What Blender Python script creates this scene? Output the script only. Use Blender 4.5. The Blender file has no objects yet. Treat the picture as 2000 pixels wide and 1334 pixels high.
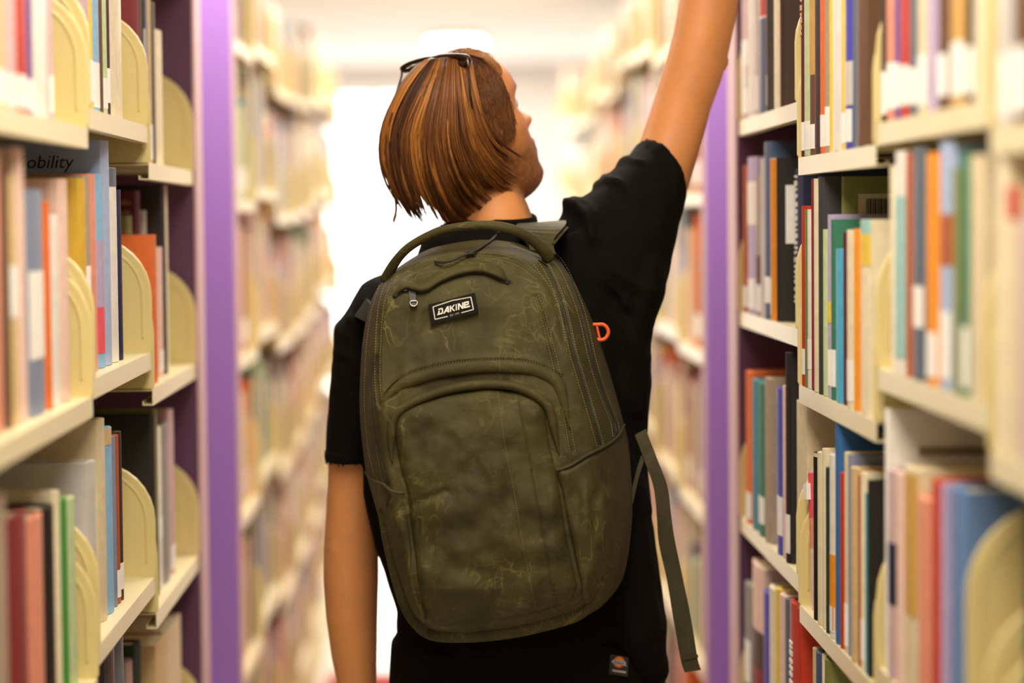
import bpy, bmesh, math, random
import numpy as np
from mathutils import Vector, Matrix

random.seed(7)
RNG = np.random.default_rng(11)
SC = bpy.context.scene
COL = SC.collection

# ------------------------------------------------------------------ camera
FPX = 4722.0                       # 85 mm lens on a 36 mm sensor, 2000 px wide
CAM = np.array([0.0, 0.0, 1.5])
VPX, VPY, ROLL = 872.0, 425.0, -0.0105
Yc = np.array([(VPX - 1000) / FPX, (667 - VPY) / FPX, -1.0]); Yc /= np.linalg.norm(Yc)
Zc = np.array([ROLL, 1.0, 0.0]); Zc -= Yc * Zc.dot(Yc); Zc /= np.linalg.norm(Zc)
Xc = np.cross(Yc, Zc)
W = np.array([Xc, Yc, Zc])         # camera vector -> world vector

cam_d = bpy.data.cameras.new('camera'); cam = bpy.data.objects.new('camera', cam_d); COL.objects.link(cam)
cam_d.lens = FPX * 36 / 2000; cam_d.sensor_width = 36; cam_d.sensor_fit = 'HORIZONTAL'
cam_d.clip_start = 0.05; cam_d.clip_end = 200
m4 = Matrix.Identity(4)
for i in range(3):
    for j in range(3):
        m4[i][j] = W[i][j]
m4.translation = Vector(CAM)
cam.matrix_world = m4
cam_d.dof.use_dof = True; cam_d.dof.focus_distance = 3.20; cam_d.dof.aperture_fstop = 1.9; cam_d.dof.aperture_blades = 0
SC.camera = cam

# ------------------------------------------------------------------ world, lights, exposure
SC.view_settings.view_transform = 'Standard'; SC.view_settings.look = 'None'
SC.view_settings.exposure = 0.0; SC.view_settings.gamma = 1.0; SC.view_settings.use_curve_mapping = False
wd = bpy.data.worlds.new('World'); SC.world = wd; wd.use_nodes = True
wd.node_tree.nodes['Background'].inputs[0].default_value = (1.0, 0.955, 0.90, 1)
wd.node_tree.nodes['Background'].inputs[1].default_value = 5.0
WARM = (1.0, 0.91, 0.76)
def area(name, loc, sx, sy, power, col=WARM, rot=(0, 0, 0)):
    l = bpy.data.lights.new(name, 'AREA'); l.shape = 'RECTANGLE'; l.size = sx; l.size_y = sy; l.energy = power; l.color = col
    o = bpy.data.objects.new(name, l); COL.objects.link(o); o.location = loc; o.rotation_euler = rot
    return o
CEIL = 2.47
for y, p, sx in ((-0.6, 12, 0.5), (1.3, 21, 0.5), (2.3, 22, 0.5), (4.42, 42, 1.6), (6.2, 26, 0.5), (8.2, 30, 0.5), (10.2, 46, 0.5), (12.3, 76, 1.6), (14.3, 34, 1.6)):  # row of ceiling lamps; the farthest is fill added to brighten the far wall
    area('aisle_lamp_or_fill', (0.03, y, CEIL - 0.04), sx, 1.1 if sx < 1 else 0.3, p)

# ------------------------------------------------------------------ projection helpers (used to lay things out at their real distance)
def ray(px, py):
    c = np.array([(px - 1000) / FPX, (667 - py) / FPX, -1.0])
    return W @ c
def P(px, py, Y):
    r = ray(px, py)
    return CAM + r * (Y / r[1])
def PX(px, py, X):
    r = ray(px, py)
    return CAM + r * (X / r[0])
def PA(px, py, Y):
    px = np.asarray(px, float); py = np.asarray(py, float); Y = np.asarray(Y, float)
    c = np.stack([(px - 1000) / FPX, (667 - py) / FPX, -np.ones_like(px)], -1)
    r = c @ W.T
    return CAM + r * (Y / r[..., 1])[..., None]
def proj(p):
    c = W.T @ (np.asarray(p) - CAM)
    return 1000 + FPX * c[0] / -c[2], 667 - FPX * c[1] / -c[2]

# ------------------------------------------------------------------ materials
def s2l(c):
    return tuple(((v / 255) / 12.92 if v / 255 <= 0.04045 else ((v / 255 + 0.055) / 1.055) ** 2.4) for v in c)
MATS = {}
def mat(name, col, rough=0.6, metal=0.0, spec=0.5, var=0.0, vscale=20.0, bump=0.0, bscale=200.0, attr=None, emit=0.0):
    if name in MATS: return MATS[name]
    m = bpy.data.materials.new(name); m.use_nodes = True
    nt = m.node_tree; b = nt.nodes['Principled BSDF']
    b.inputs['Base Color'].default_value = (*col, 1); b.inputs['Roughness'].default_value = rough
    b.inputs['Metallic'].default_value = metal; b.inputs['Specular IOR Level'].default_value = spec
    src = None
    if attr:
        a = nt.nodes.new('ShaderNodeAttribute'); a.attribute_name = attr; src = a.outputs['Color']
    if var > 0:
        tc = nt.nodes.new('ShaderNodeTexCoord'); n = nt.nodes.new('ShaderNodeTexNoise'); n.inputs['Scale'].default_value = vscale
        n.inputs['Detail'].default_value = 4
        nt.links.new(tc.outputs['Object'], n.inputs['Vector'])
        mr = nt.nodes.new('ShaderNodeMapRange'); mr.inputs[1].default_value = 0.3; mr.inputs[2].default_value = 0.7
        mr.inputs[3].default_value = 1 - var; mr.inputs[4].default_value = 1 + var
        nt.links.new(n.outputs['Fac'], mr.inputs[0])
        mx = nt.nodes.new('ShaderNodeVectorMath'); mx.operation = 'SCALE'
        if src: nt.links.new(src, mx.inputs[0])
        else: mx.inputs[0].default_value = col
        nt.links.new(mr.outputs[0], mx.inputs['Scale']); src = mx.outputs[0]
    if src: nt.links.new(src, b.inputs['Base Color'])
    if bump > 0:
        tc = nt.nodes.new('ShaderNodeTexCoord'); n = nt.nodes.new('ShaderNodeTexNoise'); n.inputs['Scale'].default_value = bscale
        nt.links.new(tc.outputs['Object'], n.inputs['Vector'])
        bp = nt.nodes.new('ShaderNodeBump'); bp.inputs['Strength'].default_value = bump; bp.inputs['Distance'].default_value = 0.002
        nt.links.new(n.outputs['Fac'], bp.inputs['Height']); nt.links.new(bp.outputs[0], b.inputs['Normal'])
    if emit > 0:
        b.inputs['Emission Color'].default_value = (*col, 1); b.inputs['Emission Strength'].default_value = emit
    MATS[name] = m
    return m

# ------------------------------------------------------------------ object helpers
def link(o, parent=None):
    COL.objects.link(o)
    if parent is not None: o.parent = parent
    return o
def mk(name, verts, faces, material, parent=None, smooth=False, offset=None):
    me = bpy.data.meshes.new(name)
    v = np.asarray(verts, float)
    if offset is not None: v = v - np.asarray(offset)
    me.from_pydata(v.tolist(), [], faces if isinstance(faces, list) else faces.tolist())
    if material is not None: me.materials.append(material)
    if smooth: me.polygons.foreach_set('use_smooth', [True] * len(me.polygons))
    me.update()
    o = bpy.data.objects.new(name, me); link(o, parent)
    if offset is not None and parent is None: o.location = offset
    return o
def empty(name, loc=(0, 0, 0)):
    o = bpy.data.objects.new(name, None); link(o); o.location = loc; o.empty_display_size = 0.05
    return o
def tag(o, label=None, cat=None, group=None, kind=None):
    if label: o['label'] = label
    if cat: o['category'] = cat
    if group: o['group'] = group
    if kind: o['kind'] = kind
    return o
class MB:
    def __init__(s): s.v = []; s.f = []
    def add(s, v, f):
        k = len(s.v); s.v += [tuple(x) for x in v]; s.f += [tuple(i + k for i in q) for q in f]
    def box(s, a, b):
        (x0, y0, z0), (x1, y1, z1) = a, b
        x0, x1 = min(x0, x1), max(x0, x1); y0, y1 = min(y0, y1), max(y0, y1); z0, z1 = min(z0, z1), max(z0, z1)
        s.add([(x0, y0, z0), (x1, y0, z0), (x1, y1, z0), (x0, y1, z0), (x0, y0, z1), (x1, y0, z1), (x1, y1, z1), (x0, y1, z1)],
              [(0, 3, 2, 1), (4, 5, 6, 7), (0, 1, 5, 4), (1, 2, 6, 5), (2, 3, 7, 6), (3, 0, 4, 7)])
        return s
    def prism(s, poly, axis, a, b):
        """poly: 2-D points in the two other axes, extruded along axis from a to b"""
        n = len(poly)
        def q(p, t):
            if axis == 'y': return (p[0], t, p[1])
            if axis == 'z': return (p[0], p[1], t)
            return (t, p[0], p[1])
        v = [q(p, a) for p in poly] + [q(p, b) for p in poly]
        f = [tuple(range(n)), tuple(range(2 * n - 1, n - 1, -1))]
        f += [(i, i + n, (i + 1) % n + n, (i + 1) % n) for i in range(n)]
        s.add(v, f); return s
    def build(s, name, m, parent=None, smooth=False, offset=None, bevel=0.0, seg=2):
        o = mk(name, s.v, s.f, m, parent, smooth, offset)
        bm = bmesh.new(); bm.from_mesh(o.data); bmesh.ops.recalc_face_normals(bm, faces=bm.faces)
        if bevel > 0:
            ed = [e for e in bm.edges if len(e.link_faces) == 2 and e.calc_face_angle(0) > 0.6]
            bmesh.ops.bevel(bm, geom=ed, offset=bevel, segments=seg, affect='EDGES', profile=0.5)
        bm.to_mesh(o.data); bm.free()
        return o
def tube(path, ra, rb=None, side=None, n=10, caps=True, closed=False):
    """tube along path (N,3); ra radius along 'side', rb across it"""
    p = np.asarray(path, float); N = len(p)
    ra = np.broadcast_to(np.asarray(ra, float), (N,)); rb = ra if rb is None else np.broadcast_to(np.asarray(rb, float), (N,))
    if closed: t = np.roll(p, -1, 0) - np.roll(p, 1, 0)
    else: t = np.gradient(p, axis=0)
    t /= np.linalg.norm(t, axis=1)[:, None] + 1e-12
    if side is None: side = np.array([0.0, -1.0, 0.0]) if abs(t[:, 1]).mean() < 0.8 else np.array([1.0, 0, 0])
    sd = np.broadcast_to(np.asarray(side, float), (N, 3))
    A = sd - t * (sd * t).sum(1)[:, None]; A /= np.linalg.norm(A, axis=1)[:, None] + 1e-12
    B = np.cross(t, A)
    th = np.linspace(0, 2 * math.pi, n, endpoint=False)
    v = p[:, None] + A[:, None] * (np.cos(th)[None, :, None] * ra[:, None, None]) + B[:, None] * (np.sin(th)[None, :, None] * rb[:, None, None])
    v = v.reshape(-1, 3); f = []
    for i in range(N if closed else N - 1):
        for j in range(n):
            a = i * n + j; b = i * n + (j + 1) % n; i2 = (i + 1) % N
            f.append((a, b, i2 * n + (j + 1) % n, i2 * n + j))
    if caps and not closed:
        f.append(tuple(range(n - 1, -1, -1))); f.append(tuple((N - 1) * n + j for j in range(n)))
    return v, f
def cr(pts, n, closed=False):
    """Catmull-Rom through pts, resampled to n points by arc length"""
    p = np.asarray(pts, float)
    q = np.vstack([p[-1], p, p[0], p[1]]) if closed else np.vstack([2 * p[0] - p[1], p, 2 * p[-1] - p[-2]])
    out = []
    m = len(p) if closed else len(p) - 1
    for i in range(m):
        p0, p1, p2, p3 = q[i], q[i + 1], q[i + 2], q[i + 3]
        u = np.linspace(0, 1, 16, endpoint=False)[:, None]
        out.append(0.5 * (2 * p1 + (p2 - p0) * u + (2 * p0 - 5 * p1 + 4 * p2 - p3) * u ** 2 + (3 * p1 - p0 - 3 * p2 + p3) * u ** 3))
    out = np.vstack(out + [p[:1] if closed else p[-1:]])
    L = np.concatenate([[0], np.cumsum(np.linalg.norm(np.diff(out, axis=0), axis=1))])
    s = np.linspace(0, L[-1], n, endpoint=not closed)
    return np.stack([np.interp(s, L, out[:, k]) for k in range(p.shape[1])], 1)
def dist_poly(q, poly, closed=False):
    p = np.asarray(poly, float)
    a = p; b = np.roll(p, -1, 0)
    if not closed: a = p[:-1]; b = p[1:]
    best = np.full(len(q), 1e9)
    for i in range(len(a)):
        d = b[i] - a[i]; L = d.dot(d) + 1e-9
        t = np.clip(((q - a[i]) @ d) / L, 0, 1)
        w = q - a[i] - t[:, None] * d
        best = np.minimum(best, (w * w).sum(1))
    return np.sqrt(best)
def inside(q, poly):
    p = np.asarray(poly, float); b = np.roll(p, -1, 0); r = np.zeros(len(q), bool)
    for i in range(len(p)):
        y0, y1 = p[i, 1], b[i, 1]
        c = ((y0 > q[:, 1]) != (y1 > q[:, 1]))
        if abs(y1 - y0) < 1e-9: continue
        xi = p[i, 0] + (q[:, 1] - y0) / (y1 - y0) * (b[i, 0] - p[i, 0])
        r ^= c & (q[:, 0] < xi)
    return r
def vnoise(q, scale, seed=0):
    """smooth 2-D/3-D value noise in -1..1"""
    q = np.asarray(q, float) / scale
    i = np.floor(q).astype(np.int64); fr = q - i; fr = fr * fr * (3 - 2 * fr)
    d = q.shape[1]; out = np.zeros(len(q))
    for c in range(2 ** d):
        off = np.array([(c >> k) & 1 for k in range(d)])
        k = i + off; h = np.full(len(q), seed * 7919 + 13, np.int64)
        for j in range(d): h = (h * 73856093) ^ (k[:, j] * (19349663 + 83492791 * j))
        h = (h ^ (h >> 13)) * 1274126177; h = (h ^ (h >> 16)) & 0xffff
        w = np.ones(len(q))
        for j in range(d): w = w * (fr[:, j] if off[j] else 1 - fr[:, j])
        out += w * (h / 32767.5 - 1)
    return out
def text_mesh(txt, size, extrude=0.0, shear=0.0, align='CENTER', space=1.0):
    c = bpy.data.curves.new('t', 'FONT'); c.body = txt; c.size = size; c.extrude = extrude; c.shear = shear
    c.align_x = align; c.align_y = 'CENTER'; c.space_character = space; c.resolution_u = 3
    o = bpy.data.objects.new('t', c); COL.objects.link(o)
    dg = bpy.context.evaluated_depsgraph_get(); me = bpy.data.meshes.new_from_object(o.evaluated_get(dg))
    bpy.data.objects.remove(o); bpy.data.curves.remove(c)
    v = np.zeros(len(me.vertices) * 3); me.vertices.foreach_get('co', v)
    f = [tuple(p.vertices) for p in me.polygons]
    bpy.data.meshes.remove(me)
    return v.reshape(-1, 3), f
def remesh(parts, voxel, smooth_it=4):
    """join closed shapes [(v,f)...] into one continuous surface"""
    mb = MB()
    for v, f in parts: mb.add(v, f)
    me = bpy.data.meshes.new('tmp'); me.from_pydata(mb.v, [], mb.f)
    bm = bmesh.new(); bm.from_mesh(me); bmesh.ops.recalc_face_normals(bm, faces=bm.faces); bm.to_mesh(me); bm.free()
    o = bpy.data.objects.new('tmp', me); COL.objects.link(o)
    md = o.modifiers.new('r', 'REMESH'); md.mode = 'VOXEL'; md.voxel_size = voxel; md.use_smooth_shade = True
    if smooth_it:
        s = o.modifiers.new('s', 'SMOOTH'); s.factor = 0.5; s.iterations = smooth_it
    dg = bpy.context.evaluated_depsgraph_get(); out = bpy.data.meshes.new_from_object(o.evaluated_get(dg))
    bpy.data.objects.remove(o); bpy.data.meshes.remove(me)
    return out
def mverts(me):
    v = np.zeros(len(me.vertices) * 3); me.vertices.foreach_get('co', v); return v.reshape(-1, 3)
def mnorm(me):
    v = np.zeros(len(me.vertices) * 3); me.vertices.foreach_get('normal', v); return v.reshape(-1, 3)
def setv(me, v):
    me.vertices.foreach_set('co', np.ascontiguousarray(v, float).ravel()); me.update()
def vcol(me, col, name='tint'):
    a = me.color_attributes.new(name, 'FLOAT_COLOR', 'POINT')
    c = np.ones((len(me.vertices), 4)); c[:, :3] = col
    a.data.foreach_set('color', c.ravel())

# ------------------------------------------------------------------ room shell
M_ceil = mat('ceiling_paint', (0.86, 0.83, 0.81), 0.9, var=0.02, vscale=3)
M_wall = mat('wall_paint', (0.84, 0.79, 0.77), 0.9, var=0.02, vscale=3)
M_floor = mat('floor_vinyl', (0.74, 0.69, 0.64), 0.22, var=0.06, vscale=6)
M_glass = mat('window_glass', (1, 1, 1), 0.0)
_b = M_glass.node_tree.nodes['Principled BSDF']; _b.inputs['Transmission Weight'].default_value = 1.0; _b.inputs['IOR'].default_value = 1.02
M_white = mat('white_frame', (0.8, 0.78, 0.76), 0.5)
XW, Y0, Y1 = 3.6, -2.2, 15.4
def struct(mb, name, m, parent=None, label=None, bevel=0):
    o = mb.build(name, m, parent, bevel=bevel)
    if parent is None: o['kind'] = 'structure'
    if label: o['label'] = label
    return o
struct(MB().box((-XW, Y0, -0.1), (XW, Y1, 0)), 'floor', M_floor, label='pale floor of the library aisle')
struct(MB().box((-XW, Y0, CEIL), (XW, Y1, CEIL + 0.1)), 'ceiling', M_ceil, label='white ceiling above the book stacks')
struct(MB().box((-XW - 0.1, Y0, 0), (-XW, Y1, CEIL)), 'wall_left', M_wall)
struct(MB().box((XW, Y0, 0), (XW + 0.1, Y1, CEIL)), 'wall_right', M_wall)
struct(MB().box((-XW, Y0 - 0.1, 0), (XW, Y0, CEIL)), 'wall_front', M_wall)
# far wall with two tall window openings
wx = [(-1.25, 0.34), (1.15, 2.3)]
wb = MB(); zs0, zs1 = 0.30, 2.32
xs = [-XW, wx[0][0], wx[0][1], wx[1][0], wx[1][1], XW]
for i in range(0, 6, 2): wb.box((xs[i], Y1, 0), (xs[i + 1], Y1 + 0.12, CEIL))
for a, b in wx:
    wb.box((a, Y1, 0), (b, Y1 + 0.12, zs0)); wb.box((a, Y1, zs1), (b, Y1 + 0.12, CEIL))
struct(wb, 'wall_back', M_wall, label='pale far wall at the end of the aisle')
for k, (a, b) in enumerate(wx):
    fr = MB(); t = 0.05
    fr.box((a, Y1 - 0.02, zs0), (a + t, Y1 + 0.1, zs1)).box((b - t, Y1 - 0.02, zs0), (b, Y1 + 0.1, zs1))
    fr.box((a, Y1 - 0.02, zs0), (b, Y1 + 0.1, zs0 + t)).box((a, Y1 - 0.02, zs1 - t), (b, Y1 + 0.1, zs1))
    w = struct(fr, 'window_%d' % (k + 1), M_white, label='bright blown-out window in the far wall, %s' % ('left of the aisle axis' if k == 0 else 'behind the right stacks'))
    MB().box((a + t, Y1 + 0.03, zs0 + t), (b - t, Y1 + 0.036, zs1 - t)).build('pane', M_glass, w)
    MB().box(((a + b) / 2 - 0.02, Y1, zs0 + t), ((a + b) / 2 + 0.02, Y1 + 0.06, zs1 - t)).build('mullion', M_white, w)
# red carpet strip in front of the far wall
struct(MB().box((-0.40, 5.2, 0.0), (0.49, 7.9, 0.008)), 'trim_1', mat('red_carpet', (0.42, 0.05, 0.04), 0.95, var=0.15, vscale=80), label='red carpet strip on the floor between the far stacks')
# round ceiling lamp
_p = P(890, 85, 13.0)
lampc = (float(_p[0]), 13.0)
t_ = np.linspace(0, 2 * math.pi, 32, endpoint=False)
lamp = empty('ceiling_lamp', (lampc[0], lampc[1], CEIL))
tag(lamp, 'round glowing lamp on the ceiling above the head', 'lamp')
MB().prism([(0.16 * math.cos(a), 0.16 * math.sin(a)) for a in t_], 'z', -0.035, 0).build('housing', M_white, lamp)
MB().prism([(0.145 * math.cos(a), 0.145 * math.sin(a)) for a in t_], 'z', -0.045, -0.035).build('diffuser', mat('lamp_glow', (1, 0.95, 0.88), 0.5, emit=9.0), lamp)
# ------------------------------------------------------------------ book stacks
XL, XR = 0.420, 0.478
M_shelf = mat('cream_shelf_enamel', s2l((232, 219, 178)), 0.32, spec=0.5, var=0.02, vscale=5)
M_brk = mat('cream_bracket_enamel', s2l((222, 203, 140)), 0.34, spec=0.5, var=0.02, vscale=5)
M_back = mat('dark_back_sheet', s2l((62, 52, 44)), 0.8)
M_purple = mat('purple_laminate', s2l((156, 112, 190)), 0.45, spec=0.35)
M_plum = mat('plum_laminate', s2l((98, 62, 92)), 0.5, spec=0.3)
M_pedge = mat('pale_pink_edge', s2l((204, 168, 176)), 0.5)
DEP = 0.235

def shelf_profile(s, XF, z):
    t = 0.0014; h = 0.024; r = 0.014
    pu = [(0, z), (DEP, z), (DEP, z - t), (t, z - t), (t, z - h + t), (r, z - h + t), (r, z - h + 0.006), (r + t, z - h + 0.006), (r + t, z - h), (0, z - h)]
    return [(s * (XF + u), zz) for u, zz in pu]
def bracket(mb, s, XF, y, z, h=0.165, th=0.007):
    pts = [(0.004, -0.004), (0.0, 0.004)]
    R = 0.085
    cx, cz = R + 0.0, h - R
    for k in range(9):
        a = math.pi - k / 8 * math.pi / 2
        pts.append((cx + R * math.cos(a), cz + R * math.sin(a)))
    pts += [(DEP, h), (DEP, -0.004)]
    poly = [(s * (XF + u - 0.002), z + zz) for u, zz in pts]
    mb.prism(poly, 'y', y, y + th)
    # embossed inner rib that follows the rim
    rib = []
    for u, zz in [(0.013, 0.02)] + [(cx + (R - 0.013) * math.cos(math.pi - k / 8 * math.pi / 2), cz + (R - 0.013) * math.sin(math.pi - k / 8 * math.pi / 2)) for k in range(9)] + [(DEP - 0.02, h - 0.013)]:
        rib.append((s * (XF + u - 0.002), y, z + zz))
    v, f = tube(rib, 0.0010, n=6, side=(0, 1, 0)); mb.add(v, f)

def make_unit(name, label, s, XF, y0, y1, levels, top=2.10, group=None, panel=None, light=False):
    base = (s * (XF + DEP / 2), (y0 + y1) / 2, 0.0)
    r = empty(name, base); tag(r, label, 'bookshelf', group)
    off = np.array(base)
    for z in levels:
        sh = MB().prism(shelf_profile(s, XF, z), 'y', y0 + 0.006, y1 - 0.006)
        o = sh.build('shelf', M_shelf, None)
        o.data.transform(Matrix.Translation(-Vector(base))); o.parent = r
        for yy in ((y0 + 0.006, y1 - 0.013)):
            b = MB(); bracket(b, s, XF, yy, z)
            bo = b.build('end_bracket', M_brk, None, bevel=0 if light else 0.002)
            bo.data.transform(Matrix.Translation(-Vector(base))); bo.parent = o
    bp = MB().box((s * (XF + DEP + 0.002), y0, 0.08), (s * (XF + DEP + 0.008), y1, top))
    o = bp.build('back_panel', M_back); o.data.transform(Matrix.Translation(-Vector(base))); o.parent = r
    pl = MB().box((s * (XF + 0.012), y0, 0.0), (s * (XF + DEP), y1, 0.08))
    o = pl.build('plinth', M_brk); o.data.transform(Matrix.Translation(-Vector(base))); o.parent = r
    if panel:
        pa, pb, xin, xout = panel
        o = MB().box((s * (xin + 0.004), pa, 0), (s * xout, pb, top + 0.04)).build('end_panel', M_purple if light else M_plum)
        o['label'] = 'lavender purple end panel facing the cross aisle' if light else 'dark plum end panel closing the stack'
        o.data.transform(Matrix.Translation(-Vector(base))); o.parent = r
        e = MB().box((s * xin, pa, 0), (s * (xin + 0.004), pb, top + 0.04)).build('edge_strip', M_pedge)
        e['label'] = 'pale pink edge strip of the purple panel'
        e.data.transform(Matrix.Translation(-Vector(base))); e.parent = o
    return r

def yl(px): return float(PX(px, 700, -XL)[1])
def yr(px): return float(PX(px, 700, XR)[1])
LC1, LB1, LA1, LA0 = yl(383), yl(297), yl(181), 1.92
RC1, RB1, RA1, RA0, RZ0 = yr(1444), yr(1559), yr(1712), yr(1931), 1.5
PT_L = yl(371.0); PT_L = LC1 + 0.10
def zl(px, py): return float(PX(px, py, -XL)[2])
def zr(px, py): return float(PX(px, py, XR)[2])
ZL = {'C': [zl(326, 324), zl(330, 741), zl(340, 1150)], 'B': [zl(228, 228), zl(233, 717), zl(246, 1196)], 'A': [zl(82, 228), zl(83, 824)]}
ZR = {'C': [zr(1505, 216), zr(1506, 627), zr(1507, 1070)], 'B': [zr(1635, 295), zr(1635, 787), zr(1630, 1255)], 'A': [zr(1820, 218), zr(1820, 755)], 'Z': [zr(1965, 245), zr(1965, 895)]}
for Z in (ZL, ZR):
    for k, v in Z.items():
        v.insert(0, v[0] + 0.335)
        while len(v) < 5: v.append(v[-1] - 0.335)
        v.append(0.45); v.append(0.12)
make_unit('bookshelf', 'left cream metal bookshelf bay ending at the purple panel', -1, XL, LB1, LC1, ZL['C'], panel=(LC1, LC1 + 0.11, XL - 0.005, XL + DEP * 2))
make_unit('bookshelf', 'middle bay of the left near stack of cream shelves', -1, XL, LA1, LB1, ZL['B'])
make_unit('bookshelf', 'blurred left foreground bay of cream shelves at the frame edge', -1, XL, LA0, LA1, ZL['A'])
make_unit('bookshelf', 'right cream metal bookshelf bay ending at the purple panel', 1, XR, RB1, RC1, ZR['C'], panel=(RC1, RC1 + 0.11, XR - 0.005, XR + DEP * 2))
make_unit('bookshelf', 'middle bay of the right near stack of cream shelves', 1, XR, RA1, RB1, ZR['B'])
make_unit('bookshelf', 'blurred right foreground bay with red and blue books', 1, XR, RA0, RA1, ZR['A'])
make_unit('bookshelf', 'nearest right bay cut off by the right frame edge', 1, XR, RZ0, RA0, ZR['Z'])

# ------------------------------------------------------------------ books
PAL = {k: s2l(v) for k, v in dict(
    white=(238, 232, 224), cream=(236, 222, 190), tan=(214, 184, 134), beige=(222, 204, 168), yellow=(232, 200, 80), mustard=(216, 174, 62),
    red=(196, 62, 44), darkred=(134, 46, 50), maroon=(92, 34, 42), orange=(226, 112, 48), brightorange=(240, 150, 40), salmon=(232, 150, 124), pink=(236, 92, 104),
    palepink=(236, 200, 186), mauve=(206, 176, 178), lilac=(186, 168, 200), purple=(120, 84, 140), blue=(60, 110, 170), royal=(70, 76, 180), lightblue=(140, 186, 222),
    skyblue=(86, 182, 220), paleblue=(170, 186, 220), steel=(70, 92, 124), denim=(104, 136, 184), navy=(38, 44, 76), slate=(96, 110, 124), greyblue=(132, 142, 168), teal=(64, 140, 160), aqua=(158, 200, 196),
    green=(72, 150, 64), darkgreen=(44, 66, 52), olive=(128, 132, 74), palegreen=(196, 212, 164), bottle=(60, 124, 98), grey=(150, 144, 140), palegrey=(208, 202, 198),
    charcoal=(66, 64, 66), black=(38, 33, 30), brown=(104, 74, 52), darkbrown=(70, 50, 42), taupe=(172, 152, 132), rust=(176, 92, 56), wine=(112, 44, 60), gold=(206, 160, 84)).items()}
CNAME = dict(denim='denim blue', darkred='dark red', brightorange='bright orange', palepink='pale pink', royal='royal blue', lightblue='light blue', skyblue='sky blue', paleblue='pale blue',
             steel='steel blue', greyblue='grey blue', darkgreen='dark green', palegreen='pale green', bottle='bottle green', palegrey='pale grey', darkbrown='dark brown')
def bmat(c):
    k = zlib.crc32(c.encode()) % 7
    return mat('book_cloth_' + c, PAL[c], 0.38 + 0.03 * k, spec=0.4, var=0.07, vscale=30 + 8 * k)
import zlib
M_pages = mat('book_pages', s2l((232, 218, 186)), 0.9, var=0.08, vscale=60)
M_label = mat('white_label_paper', s2l((244, 240, 234)), 0.7, var=0.04, vscale=90)
NBOOK = [0]
def spine_cover(s, d, t, h):
    """open U of boards with a rounded spine; local frame: spine at x=0 facing the aisle, depth away from it, thickness along +y"""
    b = min(0.0028, t * 0.2); bulge = min(0.004, t * 0.12)
    outer = [(d, 0.0), (0.002, 0.0)]
    for k in range(1, 6):
        a = k / 6
        outer.append((0.002 - 0.002 * math.sin(a * math.pi) - bulge * math.sin(a * math.pi), t * a))
    outer += [(0.002, t), (d, t)]
    inner = [(d, t - b), (0.006, t - b), (0.006, b), (d, b)]
    poly = [(s * x, y) for x, y in outer + inner]
    n = len(poly); mb = MB()
    v = [(x, y, 0) for x, y in poly] + [(x, y, h) for x, y in poly]
    f = [(i, (i + 1) % n, (i + 1) % n + n, i + n) for i in range(n)]
    # caps as quads/strips between outer and inner
    No = len(outer); o = list(range(No)); I = list(range(No, n))
    for k, fl in ((0, True), (n, False)):
        q = [(o[0], o[1], I[2], I[3]), (o[-2], o[-1], I[0], I[1]), tuple(o[1:No - 1] + [I[1], I[2]])]
        for p in q: f.append(tuple(i + k for i in (p[::-1] if fl else p)))
    mb.add(v, f); return mb
def add_book(s, XF, y0, y1, z, h, colour, label, group, recess=0.02, depth=None, lab=None, bands=(), lean=0.0, parts=True, yaw=0.0):
    t = max(0.004, (y1 - y0) * 0.985); d = depth or (0.125 + 0.03 * random.random() + 0.06 * max(0, h - 0.2) / 0.1)
    d = min(d, DEP - recess - 0.006)
    o = spine_cover(s, d, t, h).build('book', bmat(colour))
    o.location = (s * (XF + recess), y0, z + 0.0008)
    if lean or yaw: o.rotation_euler = (lean, 0, yaw)
    tag(o, label, 'book', group)
    if parts:
        b = min(0.0028, t * 0.2)
        MB().box((s * 0.006, b, 0.004), (s * (d - 0.004), t - b, h - 0.004)).build('pages', M_pages, o)
        x0 = -0.002 - min(0.004, t * 0.12)
        def strip(a, c, m, nm, wid=0.76):
            mb = MB(); e = t * (1 - wid) / 2; pts = []
            bul = min(0.004, t * 0.12)
            ys = np.linspace(e, t - e, 5)
            out = [(0.002 - (0.002 + bul) * math.sin(y / t * math.pi) - 0.0006, y) for y in ys]
            poly = [(s * x, y) for x, y in out] + [(s * 0.003, t - e), (s * 0.003, e)]
            mb.prism(poly, 'z', a, c); mb.build(nm, m, o)
        for a, c, cc in bands: strip(a, c, bmat(cc), 'spine_band', 0.97)
        if lab: strip(lab[0], lab[1], M_label, 'call_number_label')
    NBOOK[0] += 1
    return o

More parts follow.
